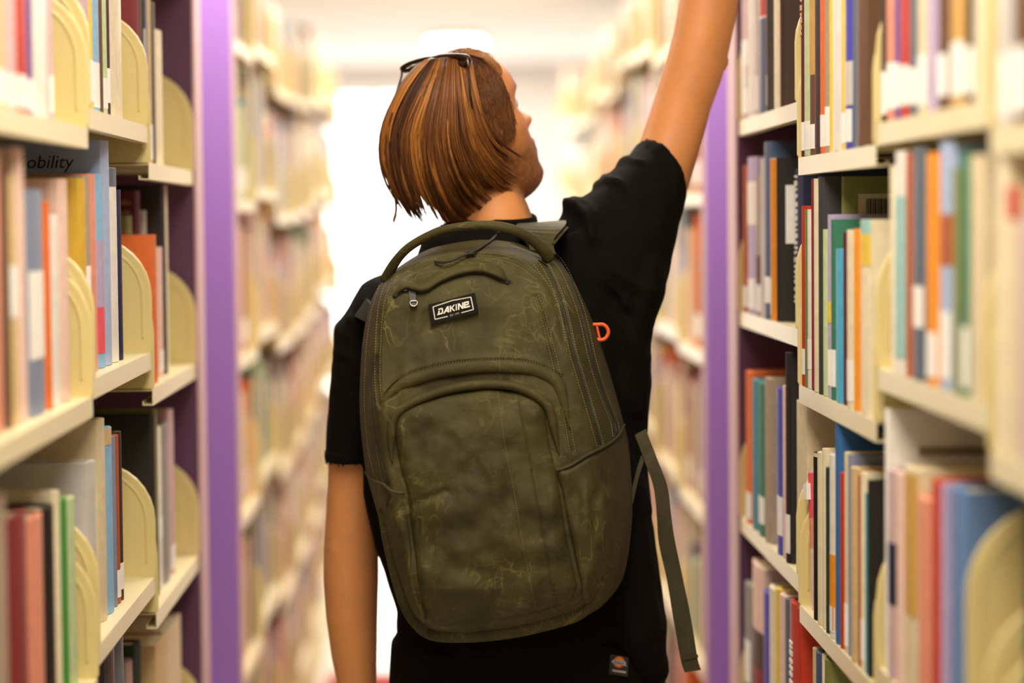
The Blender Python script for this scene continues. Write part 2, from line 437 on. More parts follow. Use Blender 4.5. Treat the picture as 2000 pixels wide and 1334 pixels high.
# every near shelf: spans of spine in the frame (x0 x1 top colour [r=recess d=depth L=label_top,label_bottom b=y0,y1,colour n=note])
LEFT = {
 ('C', 1): """268 273 2 mauve r=.035 d=.19 n=with a pale paper slip
273 279 -30 darkred r=.02
279 285 -20 brown L=240,290
285 289 -25 black
289 293 -45 charcoal b=60,140,palegrey
293 297 -35 greyblue L=250,316
297 303 -12 tan L=245,316
303 308 12 darkgreen
308 311 10 taupe
312 326 64 cream d=.12""",
 ('C', 2): """298 307 459 orange r=.012 d=.16 n=standing just behind a bracket
270 273 422 olive r=.055 d=.15 Y=3.62,3.66
275 279 374 maroon r=.048 d=.19 Y=3.668,3.698 n=with tan lettering on its cover
286 291 412 palegrey r=.044 Y=3.737,3.752
309 318 483 palepink L=690,735 Y=3.70,3.735
319 325 362 black d=.2 Y=3.755,3.785 n=the tallest on its shelf
325 329 364 cream""",
 ('C', 3): """292 297 807 black r=.018 d=.19 n=with a wide cloth cover
298 303 795 olive r=.016 d=.2
303 310 832 white L=1010,1050
311 326 827 grey b=1134,1178,charcoal
327 335 798 mauve L=1062,1110""",
 ('C', 4): """258 266 1282 mauve r=.05 d=.16 Y=3.50,3.54
268 276 1247 darkgreen r=.045 d=.18 Y=3.55,3.60
279 283 1262 green r=.045 Y=3.61,3.635
283 287 1266 greyblue r=.045 Y=3.64,3.66
296 316 1240 tan
317 347 1211 beige d=.12""",
 ('B', 1): """173 183 -60 mauve L=137,205
184 190 -60 yellow L=120,200
191 203 -60 lightblue L=125,212
203 209 -60 brown
209 217 -60 palegreen L=155,214
218 223 -60 darkbrown L=150,178
224 251 -60 cream d=.11 n=the thickest pale one""",
 ('B', 2): """160 170 350 mustard d=.2 n=with a broad mustard cover
171 178 345 taupe L=520,620
179 190 342 salmon
194 204 342 lightblue b=470,600,lilac b=600,690,pink
205 219 278 paleblue d=.205 n=tall, lettered Mobility on its cover
220 232 330 white b=330,366,slate
232 239 372 navy""",
 ('B', 3): """168 181 898 palegrey d=.2 n=with a broad pale cover
189 200 815 beige
201 214 832 lightblue b=832,864,tan
215 220 850 greyblue
220 226 847 rust L=1112,1180
226 232 840 darkbrown L=1098,1150""",
 ('B', 4): """196 214 1240 charcoal
215 232 1236 slate d=.2""",
 ('A', 1): """0 23 -80 tan L=150,212
25 42 -80 mauve L=160,214
43 63 -80 red L=150,216
64 73 -80 purple L=160,218
74 106 -80 white
107 113 -80 mauve L=150,222""",
 ('A', 2): """-24 8 300 salmon
8 20 330 brown
20 36 345 tan L=520,620
36 52 292 palepink
54 91 372 greyblue L=530,700
92 100 395 orange
101 118 420 white
121 136 352 palepink""",
 ('A', 3): """-20 7 960 taupe
8 48 1000 darkred
49 79 1004 salmon
80 99 985 black
100 109 955 cream
110 124 972 green
125 140 968 palegreen""",
}
RIGHT = {
 ('C', 1): """1450 1464 -50 mauve L=80,230 b=130,175,taupe
1464 1475 -50 white L=150,226
1476 1485 -50 palegrey L=150,216
1485 1500 -45 steel b=-40,34,red b=34,38,white
1500 1509 -45 mauve L=148,206
1509 1514 -45 charcoal
1514 1527 -45 cream
1527 1531 -45 darkbrown
1532 1553 -45 beige r=.028 d=.2""",
 ('C', 2): """1455 1461 323 rust L=560,600
1461 1478 308 lilac b=356,440,white L=545,605
1479 1488 342 taupe b=500,560,brown L=555,612
1488 1495 310 palegrey
1495 1507 278 steel d=.21 L=541,592 n=tall with its blue cover showing
1508 1521 310 palepink L=545,618
1521 1524 312 brightorange
1524 1531 309 black
1532 1554 308 black r=.022 d=.2 n=thick, with a pale call slip on its cover
1554 1567 330 navy r=.03 d=.18 n=with pale vertical lettering""",
 ('C', 3): """1457 1468 727 orange d=.17 L=962,1020
1469 1481 743 teal
1481 1494 750 bottle L=970,1022
1495 1511 740 taupe
1504 1518 708 cream r=.06 d=.15 Y=3.56,3.60
1518 1529 760 royal L=970,1045
1530 1535 755 palepink
1536 1553 690 black L=1005,1080 n=tall and thick
1554 1583 786 beige r=.012 d=.17 n=a wide pale spine at the bay joint""",
 ('C', 4): """1453 1465 1142 grey L=1250,1330
1466 1488 1104 palepink b=1228,1300,darkbrown b=1300,1420,darkred
1490 1501 1158 royal
1501 1514 1150 cream
1515 1523 1152 yellow
1523 1533 1164 palepink
1534 1540 1172 slate
1541 1556 1178 red n=with a column of pale lettering
1557 1570 1190 red""",
 ('B', 1): """1561 1567 -50 maroon L=240,305 n=with a column of pale lettering
1567 1578 -50 palegreen L=238,308
1579 1588 -50 brown b=-10,148,gold L=246,300
1589 1599 -50 darkbrown
1600 1610 -50 orange L=226,294
1610 1618 -50 taupe L=210,296
1618 1622 -50 yellow
1623 1643 -50 white
1643 1649 -50 yellow L=222,286
1650 1665 -50 royal b=122,208,palegrey L=215,280
1666 1672 -50 slate
1673 1693 -50 brown d=.18""",
 ('B', 2): """1564 1570 403 red L=682,732
1570 1576 410 olive
1576 1583 410 white L=665,722
1584 1589 348 navy b=352,760,darkred
1589 1597 350 cream
1598 1606 346 charcoal d=.2 n=with a broad dark cover
1606 1610 346 olive r=.022 d=.2 Y=3.045,3.062 n=green, with a barcode and GEISEL tag on its cover
1607 1616 449 palegreen
1616 1622 420 lilac b=590,632,yellow L=684,754
1623 1631 430 bottle L=684,756
1632 1646 487 skyblue
1647 1653 455 maroon
1654 1668 450 cream L=705,785
1669 1678 448 brightorange
1681 1699 430 cream b=430,458,aqua b=458,520,yellow""",
 ('B', 3): """1590 1597 885 black b=885,893,beige
1598 1606 885 cream
1607 1613 878 cream
1614 1621 915 darkgreen
1621 1632 890 white b=1083,1230,brightorange L=1185,1238
1633 1641 826 blue
1642 1649 925 red
1650 1656 885 beige L=1180,1270
1657 1662 890 greyblue
1663 1675 915 tan
1676 1681 930 rust
1682 1689 925 cream L=1213,1290
1690 1694 965 teal
1695 1700 940 black""",
 ('B', 4): """1587 1592 1268 tan
1593 1604 1276 steel
1605 1609 1280 cream
1610 1622 1290 olive""",
 ('A', 1): """1722 1731 -60 darkbrown L=142,226
1732 1747 -60 salmon L=125,216
1747 1757 -60 purple L=125,212
1758 1776 -60 red L=130,208
1777 1791 -60 slate L=135,206
1792 1810 -60 beige L=110,215
1811 1829 -60 lilac
1830 1852 -60 brown L=108,190
1853 1886 -60 gold L=85,190
1887 1903 -60 black L=95,185
1904 1922 -60 cream""",
 ('A', 2): """1740 1747 325 cream
1748 1770 297 white b=385,700,aqua
1771 1781 300 rust
1782 1807 290 slate L=560,640
1808 1833 300 brightorange L=650,745
1834 1861 280 paleblue L=610,740 b=420,520,rust
1862 1878 330 olive
1879 1893 300 bottle L=640,760
1894 1920 305 beige""",
 ('A', 3): """1729 1733 800 white r=.004 d=.22 n=tall, with a broad printed cover
1734 1752 920 mauve b=1060,1180,navy
1753 1764 925 palepink
1765 1790 915 beige b=925,1200,gold
1791 1819 975 salmon
1820 1840 940 red
1841 1856 945 lilac
1857 1885 955 denim r=.012""",
 ('Z', 1): """1940 1966 -80 palegrey L=110,235
1967 2010 -80 brown L=95,235
2012 2050 -80 slate""",
 ('Z', 2): """1942 1962 305 cream
1963 1985 360 beige b=365,430,red
1986 2030 420 mauve""",
 ('Z', 3): """1960 1990 700 charcoal r=.03
1992 2040 690 maroon r=.03""",
}
ORD = ['', '1st', '2nd', '3rd'] + ['%dth' % i for i in range(4, 60)]
SHN = {1: 'top visible shelf', 2: 'second shelf', 3: 'third shelf', 4: 'lowest visible shelf'}
BAYN = {('L', 'C'): 'left bay beside the purple panel', ('L', 'B'): 'middle left bay', ('L', 'A'): 'left foreground bay',
        ('R', 'C'): 'right bay beside the purple panel', ('R', 'B'): 'middle right bay', ('R', 'A'): 'right foreground bay', ('R', 'Z'): 'bay at right frame edge'}
SPECIAL = {}
def near_books(spec, side):
    s = -1 if side == 'L' else 1; XF = XL if side == 'L' else XR; Zd = ZL if side == 'L' else ZR
    lo = {'L': {'C': (LB1, LC1), 'B': (LA1, LB1), 'A': (LA0, LA1)}, 'R': {'C': (RB1, RC1), 'B': (RA1, RB1), 'A': (RA0, RA1), 'Z': (RZ0, RA0)}}[side]
    for (bay, lv), txt in spec.items():
        z = Zd[bay][lv]; rows = txt.strip().split('\n'); items = []
        ya, yb = lo[bay][0] + 0.016, lo[bay][1] - 0.016
        for row in rows:
            tk = row.split(' n=')
            note = tk[1] if len(tk) > 1 else None
            w = tk[0].split(); x0, x1, yt, colour = float(w[0]), float(w[1]), float(w[2]), w[3]
            op = dict(r=0.02 if side == 'L' else 0.004, d=None, L=None, b=[], Y=None)
            for k in w[4:]:
                key, val = k.split('=')
                if key == 'b': a = val.split(','); op['b'].append((float(a[0]), float(a[1]), a[2]))
                elif key in 'LY': op[key] = tuple(float(q) for q in val.split(','))
                else: op[key] = float(val)
            X = s * (XF + op['r']); xm = (x0 + x1) / 2
            if op['Y']: ya_, yb_ = op['Y']
            else:
                a, b = PX(x0, 700, X)[1], PX(x1, 700, X)[1]; ya_, yb_ = min(a, b), max(a, b)
            items.append([ya_, yb_, xm, yt, colour, op, note, X])
        items.sort(key=lambda q: q[0])
        mx_, mn_ = max(q[1] for q in items), min(q[0] for q in items)
        if mx_ > yb and len(items) > 1:
            kk = (yb - mn_) / (mx_ - mn_)
            for q in items: q[0] = mn_ + (q[0] - mn_) * kk; q[1] = mn_ + (q[1] - mn_) * kk
        prev = ya
        for n, (a, b, xm, yt, colour, op, note, X) in enumerate(items):
            a = max(a, prev); b = min(max(b, a + 0.006), yb)
            if b - a < 0.004:
                print('CLAMP', side, bay, lv, colour, n, round(a,3), round(b,3), ya, yb); continue
            prev = b
            zz = lambda py: float(P(1000, py, (a + b) / 2)[2]) + float(PX(xm, 0, X)[2] - P(1000, 0, PX(xm, 0, X)[1])[2]) * 0
            ym = (a + b) / 2
            px_ = proj((X, ym, z))[0]
            zz = lambda py: float(PX(px_, py, X)[2])
            h = min(max(zz(yt) - z, 0.12), 0.305)
            L = None
            if op['L']:
                za, zb = zz(op['L'][1]) - z, zz(op['L'][0]) - z
                L = (max(0.008, min(za, h - 0.05)), min(max(zb, 0.04), h - 0.01))
                if L[1] - L[0] < 0.02: L = (0.02, 0.065)
            bands = []
            for q0, q1, cc in op['b']:
                za, zb = max(zz(q1) - z, 0.002), min(zz(q0) - z, h - 0.0005)
                if zb - za > 0.003: bands.append((za, zb, cc))
            cn = CNAME.get(colour, colour)
            th = 'slim' if b - a < 0.03 else ('thick' if b - a > 0.075 else '')
            feat = note if note else ('white call label' if L else '')
            lab = '%s %s book%s, %s from near end, %s, %s' % (th, cn, (' ' + feat) if note else (' with ' + feat if feat else ''), ORD[n + 1], SHN[lv], BAYN[(side, bay)])
            lab = ' '.join(lab.split())
            if len(lab.split()) > 16:
                lab = ' '.join(('%s book%s, %s from near end, %s, %s' % (cn, (' ' + note) if note else '', ORD[n + 1], SHN[lv], BAYN[(side, bay)])).split())
            if len(lab.split()) > 16:
                lab = '%s book, %s from near end, %s, %s' % (cn, ORD[n + 1], SHN[lv], BAYN[(side, bay)])
            o = add_book(s, XF, a, b, z, h, colour, lab, 'books on the %s of the %s' % (SHN[lv], BAYN[(side, bay)]), op['r'], op['d'], L, bands)
            SPECIAL[(side, bay, lv, colour, n)] = (o, a, b, z, h, X)
near_books(LEFT, 'L'); near_books(RIGHT, 'R')

# the leaning pink book of the middle right bay
zb3 = ZR['B'][3]
_a = PX(1585, 1150, XR + 0.012); _t = PX(1589, 915, XR + 0.012)
pk = add_book(1, XR, float(_a[1]) - 0.035, float(_a[1]) - 0.008, zb3, float(_t[2]) - zb3, 'palepink', 'shiny pink book with white tag leaning at the bracket, third shelf, middle right bay', None, 0.012, 0.15, None,
              [(0.085, 0.125, 'salmon'), (0.125, 0.186, 'pink')], lean=math.radians(-8))
MB().prism([(-0.0075, 0.006), (-0.0075, 0.034), (0.004, 0.034), (0.004, 0.006)], 'z', 0.150, 0.172).build('title_tag', M_label, pk)
# rolled white paper tube at the bottom of the same bay
_r = PX(1572, 1330, XR + 0.02); v, f = tube([(0, 0, 0), (0, 0, 0.33)], 0.013, n=20)
rl = mk('paper_roll', v, f, mat('roll_paper', s2l((238, 226, 200)), 0.8), None, True, None)
rl.location = (XR + 0.030, float(_r[1]) + 0.004, ZR['B'][4] + 0.001)
rl.data.polygons[-1].use_smooth = False
rt = PX(1572, 1313, XR + 0.035); rl.scale = (1, 1, max(0.3, (float(rt[2]) - ZR['B'][4]) / 0.33))
tag(rl, 'white paper roll standing among books on the lowest shelf, middle right bay', 'paper roll')

# printing on covers and spines
M_ink = mat('black_ink', (0.02, 0.018, 0.018), 0.7); M_tanink = mat('tan_ink', s2l((214, 160, 110)), 0.7); M_whiteink = mat('white_ink', s2l((232, 226, 216)), 0.7)
def find(side, bay, lv, colour, which=0):
    c = sorted(k for k in SPECIAL if k[:4] == (side, bay, lv, colour)); return SPECIAL[c[which]]
def cover_text(o, lines, size, u0, z0, m, name, s, gap=1.25, shear=0, dz=1):
    """lettering on the near (-y) cover; u0 inward from the spine, z0 of the first line"""
    mb = MB()
    for k, t in enumerate(lines):
        v, f = text_mesh(t, size, 0.0003, shear, 'CENTER')
        mb.add([(s * u0 + p[0], -0.0006 - p[2] * 0.5, z0 - k * size * gap + p[1]) for p in v], f)
    mb.build(name, m, o)
def spine_text(o, txt, size, t, h, m, s, zc, name='spine_lettering'):
    v, f = text_mesh(txt, size, 0.0003); mb = MB()
    bul = min(0.004, t * 0.12)
    # reads top to bottom
    mb.add([(s * (-bul - 0.0012 - p[2] * 0.5), t / 2 - (p[1]) * (-s) * -1 * (1 if s > 0 else -1) * (-1), zc - p[0]) for p in v], f)
    mb.build(name, m, o)
o, a, b, z, h, X = find('L', 'B', 2, 'paleblue'); cover_text(o, ['Mobility'], 0.024, 0.076, h - 0.028, M_ink, 'cover_lettering', -1, shear=0.2)
o, a, b, z, h, X = find('L', 'C', 2, 'maroon'); cover_text(o, ['studio', 'desde', 'as que', 'a los'], 0.0115, 0.022, h - 0.018, M_tanink, 'cover_lettering', -1)
o, a, b, z, h, X = find('R', 'B', 2, 'olive', 0)
MB().box((0.02, -0.0008, h - 0.075), (0.10, 0, h - 0.022)).build('barcode_label', mat('barcode_paper', s2l((206, 196, 160)), 0.7), o)
bars = MB(); xx = 0.03; k = 0
while xx < 0.092:
    w_ = [0.0006, 0.0012, 0.0018][k * 7 % 3]; bars.box((xx, -0.0014, h - 0.056), (xx + w_, -0.0006, h - 0.028)); xx += w_ + [0.0009, 0.0013][k % 2]; k += 1
bars.build('barcode', M_ink, o)
MB().box((0.04, -0.0008, h - 0.118), (0.085, 0, h - 0.092)).build('library_tag', mat('tag_paper', s2l((214, 200, 150)), 0.7), o)
cover_text(o, ['GEISEL'], 0.0125, 0.0625, h - 0.105, M_ink, 'tag_lettering', 1)
o, a, b, z, h, X = find('R', 'C', 2, 'black', 1)
o2 = [q for q in (find('R', 'C', 2, 'black', 0), find('R', 'C', 2, 'black', 1)) if True]
o, a, b, z, h, X = sorted(o2, key=lambda q: q[1])[0]
MB().box((0.012, -0.0008, h - 0.125), (0.032, 0, h - 0.04)).build('call_slip', M_label, o)
cover_text(o, ['G'], 0.011, 0.021, h - 0.056, M_ink, 'slip_lettering', 1)
o, a, b, z, h, X = find('R', 'A', 3, 'white')
MB().box((0.035, -0.0008, h - 0.052), (0.15, 0, h - 0.042)).build('printed_line', mat('faded_ink', s2l((150, 134, 112)), 0.8), o)
MB().box((0.012, -0.0008, h - 0.11), (0.19, 0, h - 0.08)).build('printed_band', bmat('paleblue'), o)

def spine_marks(o, t, h, z0, z1, m, s, seed, wid=.34):
    """worn, unreadable title: a column of short foil strokes"""
    rr = random.Random(seed); mb = MB(); zc = z1; bul = min(0.004, t * 0.12)
    while zc > z0:
        L = rr.uniform(.004, .009)
        for k in range(2):
            c = t * (.5 + (k - .5) * wid * .5) + rr.uniform(-.001, .001); x = -(bul * math.sin(c / t * math.pi)) - 0.0021 * math.sin(c / t * math.pi) + .002
            mb.box((s * (x - .0012), c - t * wid * .2, zc - L * rr.uniform(.5, 1)), (s * (x + .001), c + t * wid * .2, zc))
        zc -= L + rr.uniform(.0015, .004)
    q = mb.build('title_marks', m, o); q['kind'] = 'stuff'
for key, z0, z1, mm in ((('R', 'C', 2, 'navy'), .03, .25, M_whiteink), (('R', 'C', 4, 'red'), .02, .23, M_whiteink), (('R', 'B', 1, 'maroon'), .16, .26, M_tanink)):
    ks = sorted((k for k in SPECIAL if k[:4] == key), key=lambda k: SPECIAL[k][2] - SPECIAL[k][1], reverse=True)
    o, a, b, z, h, X = SPECIAL[ks[0]]; spine_marks(o, (b - a) * .985, h, z0, min(z1, h - .01), mm, 1, len(key[3]))

# ------------------------------------------------------------------ far stacks beyond the cross aisle
FL_Y, FR_Y = 4.72, 4.72
FXL, FXR = 0.422, 0.515
FARC = ['cream', 'beige', 'tan', 'cream', 'white', 'beige', 'cream', 'taupe', 'palegrey', 'palepink', 'beige', 'cream', 'salmon', 'gold', 'yellow', 'brown', 'rust', 'darkred', 'brown', 'rust', 'darkbrown', 'darkred', 'orange', 'bottle', 'slate', 'steel', 'greyblue', 'teal', 'orange', 'olive', 'palegreen', 'mauve', 'lilac', 'white']
def far_levels(base): return [base + 0.36 - 0.325 * k for k in range(0, 6)]
def frange(side, nb, first_named):
    s = -1 if side == 'L' else 1; XF = FXL if side == 'L' else FXR; y = FL_Y + 0.06
    nm = 'left' if s < 0 else 'right'; stuff = {}
    for b in range(nb):
        off = [0, 0.045, -0.02, 0.03, 0.06, 0.0, -0.03][(b * 3 + (0 if s < 0 else 2)) % 7]
        lev = [1.5 + q for q in far_levels((0.005 if s < 0 else 0.03) + off)]; 
        y1 = y + 0.62
        make_unit('bookshelf', 'blurred %s stack bay %s beyond the purple panel' % (nm, ORD[b + 1]) if b else 'blurred %s stack bay right behind the far purple panel' % nm, s, XF, y, y1, lev,
                  panel=(FL_Y, FL_Y + 0.05, XF - 0.012, XF + DEP * 2) if b == 0 else None, light=True)
        rr = random.Random(100 + b * 7 + (s > 0))
        for lv, z in enumerate(lev):
            yy = y + 0.02; n = 0
            room = (lev[lv - 1] - z - 0.03) if lv else 0.215
            while yy < y1 - 0.06:
                t = rr.choice([0.025, 0.03, 0.035, 0.045, 0.055, 0.07]); n += 1
                if yy + t > y1 - 0.016: break
                h = min(room, rr.uniform(0.18, 0.285)); c = rr.choice(FARC)
                if rr.random() < 0.10: yy += 0.05; continue
                if b == 0 and s < 0 and lv == 2 and n in (3, 4): c = 'darkred'
                if b == 0 and s > 0 and lv == 3 and n in (2, 3): c = 'red'
                if b < first_named and lv < 4:
                    lb = 'blurred %s book, %s from purple panel, %s shelf down, %s stack bay %s beyond' % (CNAME.get(c, c), ORD[n], ORD[lv + 1], nm, ORD[b + 1])
                    add_book(s, XF, yy, yy + t, z, h, c, lb, 'books in the %s far stack' % nm, 0.018, 0.16, (0.02, 0.07) if rr.random() < 0.4 else None)
                else:
                    stuff.setdefault(c, MB()).box((s * (XF + 0.018), yy, z + 0.001), (s * (XF + 0.17), yy + t * 0.97, z + h))
                yy += t + 0.0005
        y = y1 + 0.004
    return stuff, y
def build_stuff(st, name, label):
    mb = MB(); mats = []; idx = []
    for c, q in st.items():
        k = len(mb.f); mb.add(q.v, q.f); mats.append(c); idx += [len(mats) - 1] * len(q.f)
    o = mk(name, mb.v, mb.f, None)
    for c in mats: o.data.materials.append(bmat(c))
    o.data.polygons.foreach_set('material_index', idx)
    tag(o, label, 'books', None, 'stuff')
sl, yendL = frange('L', 8, 1)
build_stuff(sl, 'distant_books', 'blurred rows of pale books far down the left stack')
sr, yendR = frange('R', 10, 1)
build_stuff(sr, 'distant_books', 'blurred rows of pale books far down the right stack')
print('books', NBOOK[0])

bz = ZR['A'][3]; by = float(PX(1887, 1000, XR)[1])
be = MB(); bracket(be, 1, XR, by - 0.012, bz, h=float(PX(1890, 985, XR)[2]) - bz); be.box((XR + 0.03, by - 0.012, bz + 0.0008), (XR + 0.16, by - 0.10, bz + 0.002))
tag(be.build('bookend', M_brk, bevel=0.002), 'cream metal bookend beside the denim blue book, third shelf, right foreground bay', 'bookend')
# ------------------------------------------------------------------ the person (seen from behind, reaching up to the right)
YB = 3.42                                            # depth of the body axis
PXM = FPX / YB
def pp(px, py, y=YB): return P(px, py, y)
def loft(rows, side=(1, 0, 0), n=24):
    """rows: (px, py, depth, half width in px at that depth, half thickness in m)"""
    c = np.array([P(r[0], r[1], r[2]) for r in rows]); ra = np.array([r[3] / (FPX / r[2]) for r in rows]); rb = np.array([r[4] for r in rows])
    return tube(c, ra, rb, side=side, n=n)
def chain(pts, radii, n=14, side=None):
    return tube(cr(pts, 6 * len(pts)), np.interp(np.linspace(0, 1, 6 * len(pts)), np.linspace(0, 1, len(pts)), radii), None, side, n)
def ball(c, r, n=12):
    r = np.broadcast_to(np.asarray(r, float), (3,)); th = np.linspace(0, math.pi, n); p = []
    ph = np.linspace(0, 2 * math.pi, 2 * n, endpoint=False)
    v = [np.asarray(c) + r * np.array([math.sin(a) * math.cos(b), math.sin(a) * math.sin(b), math.cos(a)]) for a in th[1:-1] for b in ph]
    m = 2 * n; f = []
    for i in range(n - 3):
        for j in range(m): f.append((i * m + j, i * m + (j + 1) % m, (i + 1) * m + (j + 1) % m, (i + 1) * m + j))
    v = v + [np.asarray(c) + r * np.array([0, 0, 1]), np.asarray(c) - r * np.array([0, 0, 1])]
    a, b = len(v) - 2, len(v) - 1
    for j in range(m): f.append((a, (j + 1) % m, j)); f.append((b, (n - 3) * m + j, (n - 3) * m + (j + 1) % m))
    return np.array(v), f

# --- head in its own frame: x right ear, y face, z crown
HC = P(911, 268, YB); YAW, PITCH = math.radians(-55), math.radians(23)
Rz = np.array([[math.cos(YAW), -math.sin(YAW), 0], [math.sin(YAW), math.cos(YAW), 0], [0, 0, 1]])
Rx = np.array([[1, 0, 0], [0, math.cos(PITCH), -math.sin(PITCH)], [0, math.sin(PITCH), math.cos(PITCH)]])
HR = Rz @ Rx
def hw(p): return HC + np.asarray(p) @ HR.T
def hl(p): return (np.asarray(p) - HC) @ HR
zz = [-.118, -.112, -.102, -.088, -.07, -.052, -.036, -.02, 0, .02, .035, .05, .07, .088, .102, .112, .117]
fr = [.048, .074, .090, .096, .093, .094, .092, .091, .089, .086, .088, .093, .089, .078, .060, .036, .004]
bk = [.000, -.006, -.016, -.032, -.050, -.066, -.078, -.086, -.092, -.095, -.095, -.092, -.084, -.070, -.052, -.030, -.006]
wd_ = [.014, .028, .040, .049, .056, .061, .065, .068, .071, .073, .074, .074, .070, .061, .047, .029, .004]
Zs = np.linspace(zz[0], zz[-1], 72); F_ = cr(np.stack([zz, fr], 1), 300); B_ = cr(np.stack([zz, bk], 1), 300); W_ = cr(np.stack([zz, wd_], 1), 300)
NH = 72; th = np.linspace(0, 2 * math.pi, NH, endpoint=False); hv = []
for z in Zs:
    f = np.interp(z, F_[:, 0], F_[:, 1]); b = np.interp(z, B_[:, 0], B_[:, 1]); w = np.interp(z, W_[:, 0], W_[:, 1])
    cy, ry = (f + b) / 2, (f - b) / 2
    ex = 0.92
    hv.append(np.stack([np.sign(np.cos(th)) * np.abs(np.cos(th)) ** ex * w, cy + np.sign(np.sin(th)) * np.abs(np.sin(th)) ** ex * ry, np.full(NH, z)], 1))
hv = np.vstack(hv)
def gb(c, s): return np.exp(-(((hv - np.array(c)) / np.array(s)) ** 2).sum(1))
disp = np.zeros_like(hv)
disp[:, 1] += 0.024 * gb((0, .10, -.020), (.013, .03, .011)) + 0.016 * gb((0, .10, -.004), (.010, .03, .016)) + 0.010 * gb((0, .10, .022), (.009, .03, .012))   # nose
for sx in (-1, 1):
    disp[:, 1] += 0.008 * gb((sx * .012, .10, -.016), (.007, .03, .007))        # nostrils
    disp[:, 1] -= 0.012 * gb((sx * .031, .085, .021), (.014, .03, .010))        # eye sockets
    disp[:, 1] += 0.006 * gb((sx * .030, .09, .041), (.020, .03, .007))         # brow ridge
    disp[:, 0] += sx * 0.005 * gb((sx * .06, .055, -.004), (.02, .03, .018))    # cheekbones
disp[:, 1] += 0.014 * gb((0, .095, -.046), (.024, .02, .007)) + 0.013 * gb((0, .095, -.060), (.021, .02, .007)) - 0.006 * gb((0, .095, -.0505), (.022, .02, .0025))
disp[:, 1] += 0.007 * gb((0, .095, -.092), (.020, .02, .014))
hv = hv + disp
hf = []
for i in range(len(Zs) - 1):
    for j in range(NH): hf.append((i * NH + j, i * NH + (j + 1) % NH, (i + 1) * NH + (j + 1) % NH, (i + 1) * NH + j))
hf.append(tuple(range(NH - 1, -1, -1))); hf.append(tuple((len(Zs) - 1) * NH + j for j in range(NH)))
parts = [(hw(hv), hf)]
for sx in (-1, 1):                                   # ears
    v, f = ball((0, 0, 0), (.008, .017, .031), 10)
    parts.append((hw(v + np.array([sx * .074, -.008, -.004])), f))
# --- neck, trunk
parts.append(tube(cr([hw((0, -.02, -.03)), hw((0, -.03, -.08)), P(955, 405, YB + .005), P(975, 450, YB), P(990, 520, YB)], 20), np.linspace(.048, .052, 20), np.linspace(.052, .058, 20), side=(1, 0, 0), n=24))
parts.append(loft([(985, 455, YB, 70, .05), (990, 480, YB, 125, .075), (1010, 530, YB, 190, .095), (1000, 620, YB, 240, .11), (990, 760, YB, 232, .105), (995, 900, YB, 215, .10), (1010, 1040, YB, 220, .10), (1025, 1180, YB, 240, .115), (1030, 1300, YB, 248, .12), (1030, 1400, YB, 235, .11)]))
# --- left arm hanging
YA = YB + .02
parts.append(loft([(745, 600, YB, 40, .035), (722, 640, YA, 54, .045), (702, 740, YA, 54, .046), (692, 850, YA, 50, .043), (688, 940, YA, 48, .041), (686, 1010, YA, 50, .041), (686, 1070, YA, 54, .043), (686, 1130, YA, 54, .043), (687, 1200, YA, 51, .041), (692, 1280, YA, 45, .036), (699, 1350, YA, 37, .029), (706, 1420, YA - .005, 32, .023), (709, 1455, YA - .008, 31, .020)]))
# --- right arm raised
arm_r = [(1130, 560, YB, 60, .05), (1195, 500, YB + .01, 66, .055), (1245, 440, YB + .035, 62, .052), (1288, 350, YB + .062, 60, .045), (1314, 268, YB + .072, 58, .042), (1334, 200, YB + .075, 56, .041), (1354, 140, YB + .075, 58, .042), (1369, 85, YB + .075, 57, .043), (1383, 10, YB + .08, 58, .042), (1398, -80, YB + .085, 53, .038), (1416, -170, YB + .09, 45, .031), (1434, -250, YB + .095, 34, .024), (1442, -285, YB + .10, 32, .020)]
parts.append(loft(arm_r, side=(1, 0, 0.25)))
parts.append(ball(P(1408, 120, YB + .085), (.012, .012, .016)))            # point of the elbow
parts.append(ball(P(672, 1070, YA - .024), (.022, .016, .026)))
# --- hands: palm, four unequal fingers, thumb from the side
def hand(wrist, d, nrm, thumb_side, curl):
    d = np.asarray(d, float) / np.linalg.norm(d); nrm = np.asarray(nrm, float); nrm = nrm - d * nrm.dot(d); nrm /= np.linalg.norm(nrm)
    sd = np.cross(d, nrm) * thumb_side; w = np.asarray(wrist, float); out = []
    out.append(tube(cr([w - d * .03, w + d * .01, w + d * .05, w + d * .088], 14), np.interp(np.linspace(0, 1, 14), [0, .3, .7, 1], [.026, .030, .039, .038]), np.interp(np.linspace(0, 1, 14), [0, .4, 1], [.020, .017, .013]), side=sd, n=16))
    for k, (o, L) in enumerate(((.028, .072), (.0095, .081), (-.0095, .075), (-.027, .058))):
        p = w + d * (.078 - .003 * abs(k - 1)) + sd * o; pts = [p]; ang = 0; dd = d
        for q, fr_ in enumerate((.45, .3, .25)):
            ang = curl * (0.55 + q * 0.45 + 0.08 * k); dd = d * math.cos(ang) + nrm * math.sin(ang); pts.append(pts[-1] + dd * L * fr_)
        out.append(chain([p - d * .02] + pts, [.010, .0098, .0088, .0080, .0065], 10, side=sd)); out.append(ball(pts[-1], .0066, 8))
    t0 = w + d * .022 + sd * .022; t1 = t0 + (d * .6 + sd * .75 + nrm * .25) * .036; t2 = t1 + (d * .85 + sd * .35 + nrm * .35) * .030; t3 = t2 + (d * .9 + sd * .05 + nrm * .45) * .024
    out.append(chain([w + d * .006 + sd * .008, t0, t1, t2, t3], [.013, .0135, .0115, .0100, .0075], 10, side=nrm)); out.append(ball(t3, .0076, 8))
    return out
parts += hand(P(708, 1440, YA - .006), (0.02, 0.10, -1), (0.9, 0.4, 0), -1, 0.42)
parts += hand(P(1438, -268, YB + .098), (0.42, 0.05, .9), (0.75, 0.2, -.4), 1, 0.35)
